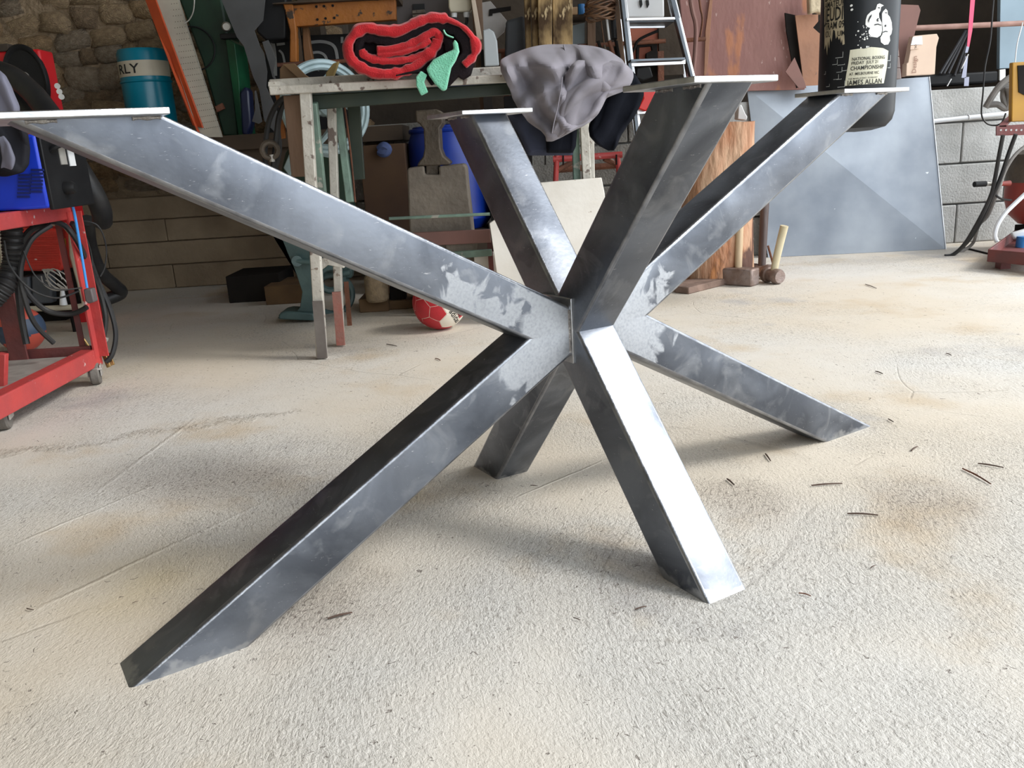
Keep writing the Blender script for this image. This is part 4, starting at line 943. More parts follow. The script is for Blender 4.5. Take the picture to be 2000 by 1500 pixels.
patch_px(G([(1484, 300), (1482, 180), (1495, 150), (1530, 115), (1552, 140), (1556, 190), (1582, 220), (1605, 290), (1612, 380), (1602, 440), (1580, 470), (1585, 530), (1560, 578), (1510, 585), (1468, 550), (1460, 492), (1486, 450), (1492, 380)]), M_print, 'glove_print')
for pts in ([(1380, 318), (1425, 308), (1472, 325), (1470, 338), (1425, 322), (1384, 332)], [(1488, 415), (1520, 402), (1552, 408), (1550, 420), (1520, 415), (1492, 430)], [(1300, 270), (1320, 215), (1350, 185), (1344, 215), (1318, 262), (1310, 300)], [(1408, 260), (1425, 235), (1440, 245), (1425, 262), (1440, 275), (1420, 285)], [(1508, 330), (1530, 320), (1535, 345), (1515, 355)], [(1462, 160), (1478, 170), (1476, 210), (1466, 200)], [(1425, 95), (1455, 100), (1450, 112), (1428, 108)], [(1515, 160), (1545, 165), (1540, 178), (1518, 172)]):
    patch_px(G(pts), M_bag, 'glove_line', .0035)
rs = random.Random(5)
for k in range(26):
    f_ = (rs.gauss(1687, 9), rs.gauss(71, 9)); patch(f_[0], f_[1], oval(0, 0, rs.uniform(.0012, .004), rs.uniform(.0012, .0035), 0, 7), M_print, 'paint_spatter')
for u_, v_ in ((1663, 11), (1664, 19)): patch(u_, v_, oval(0, 0, .005, .004, .3, 8), M_print, 'paint_spatter')
# brick outlines
for u_, v_, ww, hh in ((1632, 114, .030, .02), (1626, 127, .022, .018), (1636, 128, .028, .004), (1634, 142, .022, .018), (1645, 139, .016, .003), (1628, 156, .022, .018), (1634, 156, .020, .003), (1636, 171, .028, .022), (1614, 170, .018, .01), (1610, 146, .01, .012), (1731, 119, .02, .02), (1733, 133, .014, .016)):
    f = onbag(u_, v_); mb = MB()
    mb.add([f(0, 0), f(ww, 0), f(ww, .0018), f(0, .0018)], [[0, 1, 2, 3]]); mb.add([f(ww-.0018, 0), f(ww, 0), f(ww, hh), f(ww-.0018, hh)], [[0, 1, 2, 3]])
    mb.build('brick_outline', mat('pale_grey_print', (.40, .42, .42), None), bag, smooth=False)

# ------------------------------------------------------------------ left background
def solo(uv, Y, t, m_, name, label, cat, b=.003, group=None): return MB().pp(uv, Y, t).solo(name, m_, label, cat, group, bevel=b)
sz = W(400, 268, 2.95).z
sh = thing('timber_shelf', 'thick dark timber shelf against the stone wall behind the workbench', 'shelf', (-1.4, 3.1, sz))
MB().box((-1.35, 3.19, sz-.035), (1.55, .58, .07)).build('plank', M_darkwood, sh)
MB().pp([(335, 268), (660, 258), (655, 350), (345, 345)], 2.93, .03).build('fascia', M_darkwood, sh)
for x_ in (-.75,): MB().box((x_, 3.1, (sz-.07)/2), (.07, .07, sz-.075)).build('leg', M_darkwood, sh)
gb = thing('gas_bottle', 'cyan gas bottle with a cream band standing on the timber shelf', 'gas bottle', (W(285, 200, 3.1).x, 3.1, sz))
gx_, gr_ = W(284, 150, 3.1).x, .118; gt = W(283, 92, 3.0).z; b1, b2 = W(280, 117, 3.0).z, W(282, 148, 3.0).z
MB().lathe([(0, sz), (gr_*.95, sz), (gr_, sz+.02), (gr_, gt-.02), (gr_*.93, gt), (gr_*.9, gt-.005), (0, gt-.01)], (gx_, 3.1, 0), (0, 0, 1), 48).build('shell', M_bottle, gb)
MB().lathe([(gr_, b2), (gr_+.002, b2), (gr_+.002, b1), (gr_, b1)], (gx_, 3.1, 0), (0, 0, 1), 48).build('cream_band', M_cream, gb)
MB().ring((gx_, 3.1, b2-.022), (0, 0, 1), gr_, .006, 48, 6).build('bead', M_bottle, gb)
def onbot(x, y):
    a0 = -math.pi/2-.34; return V((gx_+(gr_+.0035)*math.cos(a0+x/gr_), 3.1+(gr_+.0035)*math.sin(a0+x/gr_), (b1+b2)/2-.022+y))
text_on(onbot, 'RLY', .062, 'lettering', M_ink, gb, xs=1.15, align='CENTER')
lb = thing('leaning_panel', 'dusty cream perforated panel with an orange red painted edge leaning against the wall', 'panel', W(340, 100, 2.9))
MB().prism([W(290, -30, 2.98), W(345, -10, 2.98), W(350, 10, 2.98), W(432, 268, 2.82), W(395, 268, 2.82), W(380, 240, 2.82)], (0, .03, 0)).build('board', M_perf, lb, bevel=.002)
MB().prism([W(268, -40, 3.0), W(293, -30, 2.96), W(396, 250, 2.80), W(376, 245, 2.84)], (0, .02, 0)).build('painted_edge', M_orange, lb, bevel=.003)
MB().prism([W(312, 70, 2.915), W(330, 105, 2.90), W(342, 140, 2.88), W(356, 170, 2.865), W(372, 215, 2.84), W(392, 262, 2.812), W(388, 262, 2.812), W(345, 158, 2.87)], (0, -.006, 0)).build('paint_patch', M_orange, lb)
mbd = MB()
for i in range(22):
    for j in range(9):
        t = i/21; u_ = 304+t*96+j*(5.2-1.6*t); v_ = 12+t*240-j*.6
        if u_ > 392+0*t+40*t: continue
        c = W(u_, v_, 2.975-t*.155); mbd.add([c+V((-.0022, -.0006, 0)), c+V((.0022, -.0006, 0)), c+V((0, -.0006, .0035))], [[0, 1, 2]])
props(mbd.build('perforations', M_dark, lb), kind='stuff')
gm = thing('green_machine', 'dark green sheet metal machine with a bright green edge standing on the timber shelf', 'machine', W(420, 265, 3.05))
MB().pp([(346, -10), (430, -20), (445, 70), (466, 266), (436, 266), (395, 120)], 3.04, .2).build('body', M_dkgreen, gm, bevel=.01)
MB().prism([W(440, 72, 3.0), W(458, 84, 2.98), W(466, 150, 2.98), (W(470, 210, 2.98)), W(479, 266, 2.98), W(466, 266, 3.0), W(452, 160, 3.0)], (0, .2, 0)).build('side_panel', M_green, gm, bevel=.003)
MB().ring(W(378, 95, 3.02), (.1, -1, 0), .10, .004, 40, 6).build('guard_ring', M_black, gm)
MB().cyl(W(442, 52, 2.96), W(442, 52, 2.90), .022, .016, 16).build('chuck', M_zinc, gm)
MB().pp([(428, 66), (464, 64), (465, 74), (430, 76)], 2.93, .05).build('arm', M_black, gm, bevel=.003)
MB().tube([W(*p, 2.93) for p in ((380, -10), (378, 20), (370, 38), (360, 46))], .003, 6).build('wire', M_zinc, gm)
MB().pp([(420, 208), (433, 201), (438, 212), (424, 219)], 2.98, .02).build('tag', M_rust, gm)
solo([(478, 168), (486, 178), (490, 240), (484, 266), (472, 262), (468, 180)], 2.96, .08, mat('navy_plastic', (.01, .015, .05), None, rough=.3), 'navy_canister', 'navy blue canister with grey cap in the shade right of the green machine', 'canister', .01)
solo([(424, -20), (520, -20), (514, 40), (497, 60), (508, 90), (516, 104), (522, 140), (520, 170), (536, 205), (556, 255), (540, 262), (516, 236), (506, 175), (494, 150), (476, 90), (462, 72)], 2.78, .004, M_beam, 'cut_steel_sheet', 'large dull grey steel offcut with curved edges leaning behind the workbench', 'steel offcut', .0006)
solo([(497, 178), (500, 176), (512, 238), (505, 242), (492, 237), (498, 215)], 2.75, .004, MATS['grey_sheet_dull'], 'cut_steel_sheet', 'small pointed grey steel offcut below the large one', 'steel offcut', .0006)
solo([(512, 82), (524, 78), (532, 95), (538, 115), (534, 142), (541, 160), (532, 150), (524, 120)], 2.77, .004, M_beam, 'cut_steel_sheet', 'narrow wavy grey steel offcut between the large offcut and the orange leg', 'steel offcut', .0006)
dk = solo([(505, -10), (560, -10), (558, 76), (520, 80), (500, 62)], 2.9, .12, M_black, 'black_toolbox', 'black toolbox in the shade left of the orange trestle leg', 'toolbox', .01)
# orange trestle
ot = thing('orange_trestle', 'old orange painted timber trestle with drilled apron behind the red blanket', 'trestle', W(680, 120, 3.0))
MB().pp([(573, 10), (772, -6), (773, 38), (577, 52)], 2.90, .05).build('apron', M_orwood, ot, bevel=.003)
MB().pp([(532, 6), (776, -14), (776, -4), (532, 8)], 2.86, .3).build('top', M_darkwood, ot)
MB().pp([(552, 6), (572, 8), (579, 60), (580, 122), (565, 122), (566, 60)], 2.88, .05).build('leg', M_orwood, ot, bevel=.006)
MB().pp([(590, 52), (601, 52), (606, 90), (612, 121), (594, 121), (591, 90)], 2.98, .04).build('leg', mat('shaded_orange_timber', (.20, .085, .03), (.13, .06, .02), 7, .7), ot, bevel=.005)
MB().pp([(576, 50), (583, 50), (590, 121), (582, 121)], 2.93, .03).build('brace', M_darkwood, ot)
for u_, v_ in ((618, 13), (633, 12), (650, 11), (620, 38), (636, 36), (653, 35)): MB().cyl(W(u_, v_, 2.905), W(u_, v_, 2.896), .006, n=10).build('drilled_hole', M_dark, ot)
MB().tube([W(542, 127, 2.84), W(600, 123, 2.84), (W(660, 120, 2.84)), W(700, 117, 2.84)], .009, 8).build('stretcher', M_rust, ot)
a = W(546, 128, 2.9); MB().box((a.x, 3.0, (a.z+sz)/2-.01), (.03, .03, a.z-sz)).build('leg', M_darkwood, ot)
# black sheet with pale curved strips
bs = thing('cut_out_sheet', 'black sheet with pale curved cut-out bands behind the orange trestle', 'sheet', W(600, 150, 3.2))
MB().pp([(518, 72), (680, 66), (680, 258), (520, 264)], 3.2, .01).build('backing', M_black, bs)
def strip(pts, wpx, Y, par, m_, name='curved_band'):
    P2 = catmull([V((p[0], p[1], 0)) for p in pts], 6); n = len(P2); L_ = []; R_ = []
    for i, p in enumerate(P2):
        t = P2[min(i+1, n-1)]-P2[max(i-1, 0)]; t.normalize(); nn = V((-t.y, t.x, 0))*wpx/2
        L_.append(W(p.x+nn.x, p.y+nn.y, Y)); R_.append(W(p.x-nn.x, p.y-nn.y, Y))
    vs = L_+R_+[v+V((0, .004, 0)) for v in L_+R_]; m2 = 2*n
    fs = [[i, i+1, n+i+1, n+i] for i in range(n-1)]+[[m2+i, m2+n+i, m2+n+i+1, m2+i+1] for i in range(n-1)]+[[i, m2+i, m2+i+1, i+1] for i in range(n-1)]+[[n+i, n+i+1, m2+n+i+1, m2+n+i] for i in range(n-1)]
    return MB().add(vs, fs).build(name, m_, par)
M_pale = mat('pale_grey_strip', (.28, .28, .27), (.2, .2, .2), 5, .6)
strip([(600, 84), (625, 81), (645, 85), (655, 95), (659, 115)], 6, 3.19, bs, M_pale); strip([(606, 104), (622, 102), (634, 108), (640, 122)], 5, 3.19, bs, M_pale)
strip([(540, 86), (556, 84)], 7, 3.19, bs, M_pale); strip([(532, 82), (536, 110), (537, 148)], 8, 3.19, bs, M_pale); strip([(545, 98), (552, 106), (556, 124)], 4, 3.19, bs, M_pale)
strip([(612, 128), (622, 130), (620, 138)], 6, 3.19, bs, M_pale); strip([(668, 72), (668, 84)], 5, 3.19, bs, M_pale)
solo([(546, 134), (552, 126), (560, 128), (590, 146), (590, 160), (546, 162)], 1.76, .15, M_carddark, 'open_carton', 'dusty cardboard carton with open flaps behind the bench wheel', 'box')
solo([(552, 125), (575, 124), (600, 150), (588, 158)], 1.74, .01, M_carddark, 'carton_flap', 'loose cardboard flap lying over the dusty carton', 'cardboard', .001)
solo([(636, 142), (650, 124), (662, 119), (658, 132), (648, 158), (636, 159)], 1.76, .02, mat('yellow_foam', (.36, .27, .10), (.28, .2, .08), 14, .9), 'foam_piece', 'torn yellow foam piece sticking up behind the bench wheel', 'foam', .004)
# brown door panel with slot
dp = thing('brown_door_panel', 'brown panel with a square slot standing behind the rolled blanket', 'panel', W(815, 60, 3.1))
MB().pp([(760, -150), (868, -156), (884, 130), (784, 136)], 3.1, .02).build('sheet', mat('dark_taupe_sheet', (.085, .07, .066), (.065, .053, .05), 4, .7), dp)
MB().pp([(806, 8), (829, 7), (830, 22), (807, 23)], 3.09, .01).build('slot', M_black, dp)
MB().pp([(805, 20), (829, 18), (831, 25), (805, 27)], 3.03, .05).build('brick', M_cast, dp, bevel=.002); MB().pp([(805, 28), (830, 26), (830, 37), (806, 38)], 3.03, .05).build('brick', M_cast, dp, bevel=.002)
eb = thing('junction_box', 'beige electrical junction box with two cable glands above the rolled blanket', 'electrical box', W(897, 20, 2.9))
MB().pp([(875, -20), (922, -22), (923, 12), (918, 22), (880, 24), (876, 14)], 2.9, .07).build('casing', M_cream, eb, bevel=.006)
for u_ in (887, 911):
    MB().cyl(W(u_, 20, 2.93), W(u_, 34, 2.93), .016, .013, 14).build('gland', M_white, eb)
    MB().tube([W(u_, 32, 2.93), W(u_+1, 42, 2.93), W(u_-3, 52, 2.95), W(u_-6, 62, 3.0)], .007, 8).build('cable', M_rubber, eb)
solo([(917, -20), (925, -20), (942, 76), (932, 80)], 2.84, .02, mat('pale_beech', (.60, .50, .40), (.52, .42, .33), 6, .6), 'wooden_batten', 'pale slanting wooden batten in front of the brown post', 'batten')
solo([(913, -190), (929, -190), (940, -25), (948, 128), (962, 290), (946, 290), (930, 130), (920, 0)], 2.88, .05, M_brownwood, 'wooden_post', 'brown timber post rising behind the bench between blanket and jacket', 'post')
# shelving pipes
pr = thing('pipe_rack', 'rusty horizontal pipe rack running behind the ladder and the old boards', 'rack', W(1150, 95, 2.95))
MB().cyl(W(940, 102, 3.07), W(1300, 80, 3.07), .0105, n=12).build('pipe', M_rust, pr)
MB().cyl(W(1335, 79, 3.07), W(1378, 76, 3.07), .0105, n=12).build('pipe', M_rust, pr)
for u_ in (984, 1290): a = W(u_, 100, 3.10); MB().box((a.x, 3.105, a.z/2), (.03, .03, a.z)).build('upright', M_rust, pr)
wc = thing('white_chair', 'white plastic chair back standing behind the workbench', 'chair', W(958, 125, 2.75))
MB().pp([(943, 58), (955, 55), (965, 62), (971, 80), (975, 128), (946, 130)], 2.72, .02).build('backrest', mat('grey_white_plastic', (.42, .45, .47), None, rough=.4), wc, bevel=.006)
a = W(948, 130, 2.72); MB().box((a.x+.0, 2.9, a.z*.55), (.04, .3, a.z*1.05)).build('frame', M_dark, wc)
solo([(940, 5), (958, 2), (990, 40), (985, 62), (970, 76), (944, 60)], 3.0, .01, mat('pale_tile_card', (.40, .37, .35), (.33, .31, .29), 12, .8), 'insulation_board', 'pale grey foam insulation board behind the white chair', 'board', .002)
solo([(956, 18), (998, 12), (998, 20), (962, 26), (962, 30), (955, 31)], 2.988, .01, M_dark, 'steel_hook', 'dark flat steel hook lying above the white chair', 'hook', .001)
solo([(988, 40), (1024, 30), (1032, 170), (984, 180)], 2.85, .1, mat('charcoal_canvas', (.045, .048, .052), (.03, .03, .034), 5, .9), 'canvas_bag', 'charcoal canvas bag between the white chair and the old boards', 'bag', .012)
a = W(1008, 178, 2.86); MB().box((a.x, 2.93, a.z/2-.01), (.12, .14, a.z-.02)).solo('bag_stand', M_dark, 'dark narrow stand under the charcoal canvas bag', 'stand')
for i, (a, b_, c, d, Y_) in enumerate([(1023, 1036, 1027, 1038, 2.78), (1037, 1050, 1040, 1052, 2.74), (1050, 1078, 1052, 1078, 2.70), (1079, 1118, 1080, 1119, 2.73)]):
    MB().pp([(a-3, -180), (b_-3, -178), (a*0+b_, -25), (d, 100), (d+1, 195), (c+1, 197), (c, 104), (a, -25)], Y_, .035).solo('old_board', M_oldboard, ['narrowest weathered board, leftmost of the four upright boards', 'second weathered upright board from the left, slim and dark', 'third weathered upright board from the left, brightest', 'widest weathered board, rightmost of the four upright boards'][i], 'board', 'weathered boards standing behind the jacket', bevel=.004)
ww = thing('back_shelf', 'dark shelf unit of timber uprights holding boards and wire behind the ladder', 'shelf', W(1170, 130, 3.15))
MB().pp([(1118, 28), (1150, 26), (1150, 32), (1118, 34)], 3.0, .2).build('shelf_board', M_darkwood, ww)
MB().pp([(1147, 38), (1163, 37), (1163, 130), (1148, 132)], 3.05, .03).build('upright', M_brownwood, ww, bevel=.002)
MB().pp([(1196, -20), (1206, -20), (1222, 130), (1208, 132)], 2.9, .03).build('upright', M_brownwood, ww, bevel=.002)
MB().pp([(1118, 50), (1142, 44), (1142, 108), (1118, 110)], 3.1, .05).build('panel', mat('grey_blue_panel', (.16, .19, .20), None), ww)
solo([(1112, 14), (1128, 13), (1128, 28), (1112, 28)], 2.98, .05, M_card, 'small_carton', 'small cardboard carton beside the blue tin on the back shelf', 'box')
MB().lathe([(0, 0), (.017, 0), (.017, .045), (0, .045)], W(1136, 28, 3.0), (0, 0, 1), 18).solo('blue_tin', M_bluetool, 'small bright blue tin on the back shelf', 'tin')
mbc = MB(); rs = random.Random(9); cc = W(1172, 20, 2.88)
for i in range(13):
    mbc.tube([cc+V(((.068+rs.uniform(-.01, .01))*math.cos(a), .05*math.sin(a), -.035+.0065*i+.012*math.sin(a*2+i))) for a in [k*math.pi/5 for k in range(10)]], .0042, 6, 3, True)
mbc.solo('wire_coil', M_wire, 'thick coil of brown wire hanging left of the ladder', 'wire coil')
for i, (a, b_, c, d, r_, m_, lb_) in enumerate([(1185, 36, 1190, 78, .006, M_white, 'white plastic tube'), (1174, 40, 1180, 84, .003, M_wire, 'thin brown rod'), (1197, 30, 1200, 76, .014, M_black, 'black handled tool'), (1168, 80, 1185, 130, .008, M_dark, 'dark steel rod'), (1190, 80, 1206, 132, .010, M_rust, 'rusty chisel rod'), (1180, 88, 1192, 132, .006, M_cast, 'dusty iron rod'), (1203, 80, 1212, 128, .008, M_dark, 'black steel bar')]):
    MB().tube([W(a, b_, 2.9), W((a+c)/2, (b_+d)/2, 2.895), W(c, d, 2.88)], r_, 10, 2).solo('hanging_tool', m_, lb_+(' hanging under the wire coil' if i < 3 else ' hanging below the rusty pipe left of the ladder'), 'tool')
# ladder
ld = thing('step_ladder', 'grey aluminium step ladder standing open behind the workbench', 'ladder', (W(1290, 560, 2.6).x, 2.6, 0))
def rail(u0, v0, u1, v1, Y0, Y1, wd, dp_, m_, name='rail'):
    p = W(u0, v0, Y0); q = W(u1, v1, Y1); q = p+(q-p)*(p.z/(p.z-q.z)) if q.z > .01 else q
    return MB().bar(p, q, wd, dp_, up=(0, 1, 0)).build(name, m_, ld, bevel=.002)
rail(1212, -30, 1254, 340, 2.87, 2.75, .022, .05, M_aludark); rail(1218, -30, 1259, 340, 2.85, 2.73, .014, .012, M_alu, 'rail_edge')
rail(1304, -30, 1349, 142, 2.87, 2.81, .022, .05, M_aludark); rail(1311, -30, 1353, 142, 2.85, 2.79, .012, .012, M_alu, 'rail_edge')
rail(1203, -30, 1222, 122, 3.16, 3.16, .012, .03, M_alu, 'rear_rail'); rail(1302, -30, 1336, 148, 3.16, 3.16, .014, .03, M_alu, 'rear_rail')
MB().pp([(1224, 35), (1318, 33), (1319, 38), (1224, 40)], 2.81, .02).build('tread', M_alu, ld, bevel=.001)
MB().prism([W(1225, 41, 2.85), W(1318, 39, 2.85), W(1300, 52, 2.97), W(1227, 52, 2.97)], (0, 0, -.006)).build('tread', M_aludark, ld); MB().pp([(1226, 51), (1299, 49), (1298, 54), (1227, 55)], 2.93, .01).build('tread_lip', M_alu, ld)
MB().pp([(1233, 120), (1339, 115), (1339, 125), (1233, 130)], 2.79, .012).build('tread', M_alu, ld, bevel=.001)
MB().pp([(1232, 116), (1338, 112), (1339, 116), (1233, 120)], 2.545, .09).build('tread', M_aludark, ld)
for v0 in (212, 300): MB().pp([(1244, v0), (1275, v0-2), (1275, v0+9), (1245, v0+11)], 2.75, .08).build('tread', M_alu, ld, bevel=.001)
wa = thing('white_appliance', 'white enamel appliance with dark hinge marks behind the top of the ladder', 'appliance', W(1262, 30, 3.1))
MB().pp([(1208, -30), (1297, -34), (1298, 34), (1212, 36)], 3.12, .3).build('casing', M_white, wa, bevel=.01)
for u_ in (1252, 1265): MB().pp([(u_-3, 0), (u_+2, 0), (u_+3, 9), (u_, 15), (u_-2, 9)], 3.11, .01).build('hinge', M_black, wa)
a = W(1255, 36, 3.15); b_ = W(1212, 36, 3.2)
MB().box((a.x, 3.3, (a.z+.815)/2), (.22, .22, a.z-.815-.002)).solo('appliance_stand', M_dark, 'dark stand under the white appliance on top of the block wall', 'stand')
solo([(1226, 56), (1286, 54), (1286, 118), (1228, 120)], 3.14, .01, mat('orange_red_board', (.42, .13, .075), (.34, .10, .06), 5, .7), 'orange_board', 'orange red board seen between the ladder treads', 'board', .001)
solo([(1286, 40), (1330, 38), (1336, 145), (1288, 148)], 3.12, .04, M_darkbrown, 'brown_board', 'dark brown board between the ladder treads and the rear ladder rail', 'board', .001)
vt = MB(); cable([(1228, 112, 3.05), (1238, 96, 3.05), (1246, 80, 3.05), (1262, 70, 3.05), (1286, 60, 3.05)], .007, 'curved dark iron hook before the orange board', M_dark, 'iron_hook', cat='hook')
solo([(1243, 84), (1284, 80), (1284, 118), (1262, 120), (1262, 104), (1274, 98), (1272, 90), (1249, 92), (1248, 118), (1243, 118)], 3.08, .03, M_dark, 'iron_bracket', 'dark iron bracket hanging before the orange board', 'bracket', .002)
solo([(1243, 132), (1270, 130), (1276, 150), (1256, 158), (1242, 152)], 3.0, .05, M_black, 'black_clamp', 'black clamp lying below the lower ladder tread', 'clamp', .006)
solo([(1252, 165), (1275, 165), (1282, 175), (1278, 195), (1262, 218), (1246, 212), (1256, 192)], 2.69, .05, mat('bright_red_plastic', (.65, .02, .015), None, rough=.4), 'red_plastic_handle', 'bright red plastic handle between jacket and nearest table leg', 'handle', .006)
solo([(1242, 262), (1262, 260), (1262, 302), (1250, 302)], 2.55, .03, M_brownsheet, 'brown_plate', 'small brown steel plate behind the ladder foot', 'plate', .001)
# big steel panel and neighbours
wz = .815
solo([(1312, -170), (1608, -175), (1592, -30), (1572, 175), (1345, 180), (1325, -30)], 3.22, .02, M_rustpanel, 'primer_steel_panel', 'tall wide primer brown steel panel standing on the block wall', 'panel', .002)
solo([(1390, -30), (1394, -30), (1383, 120), (1380, 145), (1375, 148), (1378, 60)], 3.20, .01, M_rustlight, 'panel_flange', 'rusty folded flange along the left of the primer panel', 'flange', .001)
cable([(1346, -20, 3.0), (1352, 20, 3.0), (1359, 50, 3.0), (1358, 95, 3.0), (1354, 140, 3.0), (1350, 175, 3.02)], .011, 'bowed brown rubber hose hanging beside the ladder', M_brownsheet, 'brown_hose', cat='hose')
cable([(1365, -10, 3.08), (1368, 15, 3.08), (1372, 40, 3.08), (1366, 80, 3.1)], .006, 'twisted rusty bar hanging right of the brown hose', M_rust, 'rusty_bar', cat='bar')
solo([(1534, 140), (1552, 112), (1572, 160), (1575, 172), (1560, 172)], 3.12, .006, M_brownsheet, 'triangular_offcut', 'small dark triangular steel offcut beside the orange rusty sheet', 'steel offcut', .0006)
solo([(1533, 25), (1556, 30), (1572, 166), (1556, 172), (1536, 60)], 3.17, .01, M_dark, 'dark_backing_sheet', 'narrow dark sheet behind the orange rusty sheet', 'sheet', .0006)
solo([(1553, 30), (1598, 28), (1598, 42), (1588, 54), (1604, 68), (1604, 166), (1570, 168)], 3.13, .006, M_rustlight, 'rusty_sheet', 'orange rusty sheet with a notched corner left of the punching bag', 'sheet', .0006)
solo([(1586, 56), (1600, 40), (1612, 44), (1612, 72), (1602, 70)], 3.15, .01, M_dark, 'black_offcut', 'black pointed offcut in the notch of the rusty sheet', 'steel offcut', .0006)
solo([(1580, -20), (1608, -20), (1608, 28), (1596, 22), (1582, 28)], 3.05, .05, mat('plaster_lump', (.62, .52, .36), (.52, .43, .3), 18, .9, 0, .6, 40), 'foam_lump', 'lumpy cream foam piece at the top left of the punching bag', 'foam', .01)
solo([(1746, 8), (1794, 10), (1798, 20), (1788, 60), (1776, 110), (1768, 150), (1748, 152)], 3.18, .006, M_brownsheet, 'brown_steel_sheet', 'dull brown steel sheet right of the punching bag', 'sheet', .0006)
for i in range(4):
    v0 = 68+i*22; MB().pp([(1738, v0), (1753+i*2, v0-1), (1755+i*2, v0+20), (1739, v0+21)], 3.05-.01*i, .1).solo('grey_brick', mat('taupe_brick', (.28, .23, .22), (.22, .18, .17), 12, .85), ['topmost', 'second', 'third', 'lowest'][i]+' grey brown brick of the stack beside the punching bag', 'brick', 'bricks stacked beside the punching bag', bevel=.004)
ct = thing('torn_carton', 'pale torn cardboard carton piece with printed side standing on the block wall', 'box', W(1800, 145, 3.08))
MB().pp([(1784, 70), (1830, 66), (1834, 74), (1829, 92), (1826, 145), (1770, 148), (1771, 124), (1774, 122)], 3.08, .05).build('carton', M_cardpale, ct, bevel=.002)
MB().pp([(1783, 72), (1801, 70), (1802, 87), (1779, 88)], 3.075, .003).build('paper_label', M_white, ct)
MB().pp([(1779, 89), (1795, 88), (1796, 95), (1778, 97)], 3.074, .003).build('paper_label', M_cardpale, ct)
for s_, u_, v_, sz_ in (('Design', 1789, 143, .030), ('no', 1790, 96, .022)):
    p0 = W(u_, v_, 3.074); text_on(lambda x, y: p0+V((-y+.004*0, 0, x)), s_, sz_, 'lettering', mat('brown_print', (.30, .17, .12), None), ct)
# dark recess contents right
for i, (a, b_, c, d) in enumerate([(1886, 60, 1836, 144), (1888, 62, 1843, 144), (1892, 58, 1852, 144), (1894, 66, 1864, 148), (1894, 70, 1874, 142)]):
    MB().cyl(W(a, b_, 3.5), W(c, d, 3.38), .007, n=8).solo('black_bar', mat('black_bar_steel', (.03, .03, .034), None, rough=.4), ['leftmost', 'second from the left', 'middle', 'fourth from the left', 'rightmost'][i]+' of the five thin black steel bars leaning in the dark recess', 'bar', 'black steel bars leaning above the block wall')
MB().cyl(W(1786, 55, 3.30), W(2030, 44, 3.30), .0135, n=16).solo('rusty_pipe', mat('dusty_pink_rust', (.40, .24, .20), (.30, .17, .14), 14, .7), 'long horizontal rusty pipe crossing the dark recess above the block wall', 'pipe')
st_ = thing('pink_strap', 'pink and lilac strap hanging over the rusty pipe', 'strap', W(1895, 50, 3.27))
MB().pp([(1897, -20), (1906, -20), (1899, 60), (1893, 92), (1889, 90), (1892, 50)], 3.26, .003).build('pink_part', M_pink, st_)
MB().pp([(1888, 90), (1893, 92), (1890, 103), (1885, 103)], 3.26, .003).build('lilac_part', M_lilac, st_); MB().pp([(1886, 110), (1891, 108), (1887, 152), (1878, 152)], 3.26, .003).build('lilac_part', M_lilac, st_)
MB().pp([(1884, 151), (1893, 150), (1892, 168), (1883, 168)], 3.26, .003).build('lilac_part', M_lilac, st_)
MB().bar(W(1891, 106, 3.24), W(1878, 134, 3.24), .006, .004).solo('bright_rod', M_white, 'short bright rod end beside the lilac strap', 'rod')
MB().bar(W(1858, 154, 3.24), W(1850, 168, 3.24), .007, .004).solo('bright_rod', M_white, 'short bright rod end resting on the block wall', 'rod')
solo([(1956, -150), (2080, -156), (2074, 128), (1952, 134)], 3.42, .03, M_bluegrey, 'blue_grey_panel', 'blue grey metal panel in the upper right corner of the recess', 'panel', .002)
solo([(1953, 136), (1964, 135), (1964, 156), (1958, 160), (1953, 156)], 3.25, .01, M_white, 'white_plate', 'small white plate hanging under the blue grey panel', 'hinge', .001)
solo([(1785, 148), (1950, 138), (1950, 160), (1785, 170)], 3.40, .2, M_black, 'black_trough', 'black trough lying on the block wall in the recess', 'trough', .01)
cable([(1942, -20, 3.1), (1938, 30, 3.1), (1934, 80, 3.1), (1924, 130, 3.1), (1920, 180, 3.1), (1917, 222, 3.1), (1926, 240, 3.09), (1942, 245, 3.08), (1956, 240, 3.05), (1964, 222, 3.0)], .0042, 'thin black cable hanging in a loop before the block wall')
cable([(1997, 44, 3.275), (1996, 50, 3.275), (1986, 90, 3.26), (1981, 145, 3.26)], .003, 'thin white cord hanging from the rusty pipe', M_white, 'cord', cat='cord')
cd_ = thing('conduit', 'white plastic conduit clipped along the block wall', 'pipe', W(1890, 235, 3.25))
MB().cyl(W(1822, 237, 3.25), W(1972, 221, 3.25), .0115, n=14).build('tube', M_conduit, cd_)
MB().ring(W(1891, 229, 3.25), (1, 0, .1), .0125, .003, 20, 6).build('clip', M_conduit, cd_)
# hose bundle
hb = thing('hose_bundle', 'bundle of dusty grey hoses looped over the end of the block wall', 'hose', W(1955, 190, 3.0))
for pts in ([(1925, 210), (1940, 185), (1955, 165), (1975, 150), (1992, 142)], [(1962, 165), (1960, 190), (1966, 205), (1978, 212), (1990, 214)], [(1952, 172), (1975, 168), (1990, 182), (1988, 205)], [(1930, 205), (1948, 204), (1965, 212), (1972, 190), (1970, 170)]):
    MB().tube([W(u, v, 3.02-i*.01) for i, (u, v) in enumerate(pts)], .0155, 10).build('hose', M_hoseg, hb)
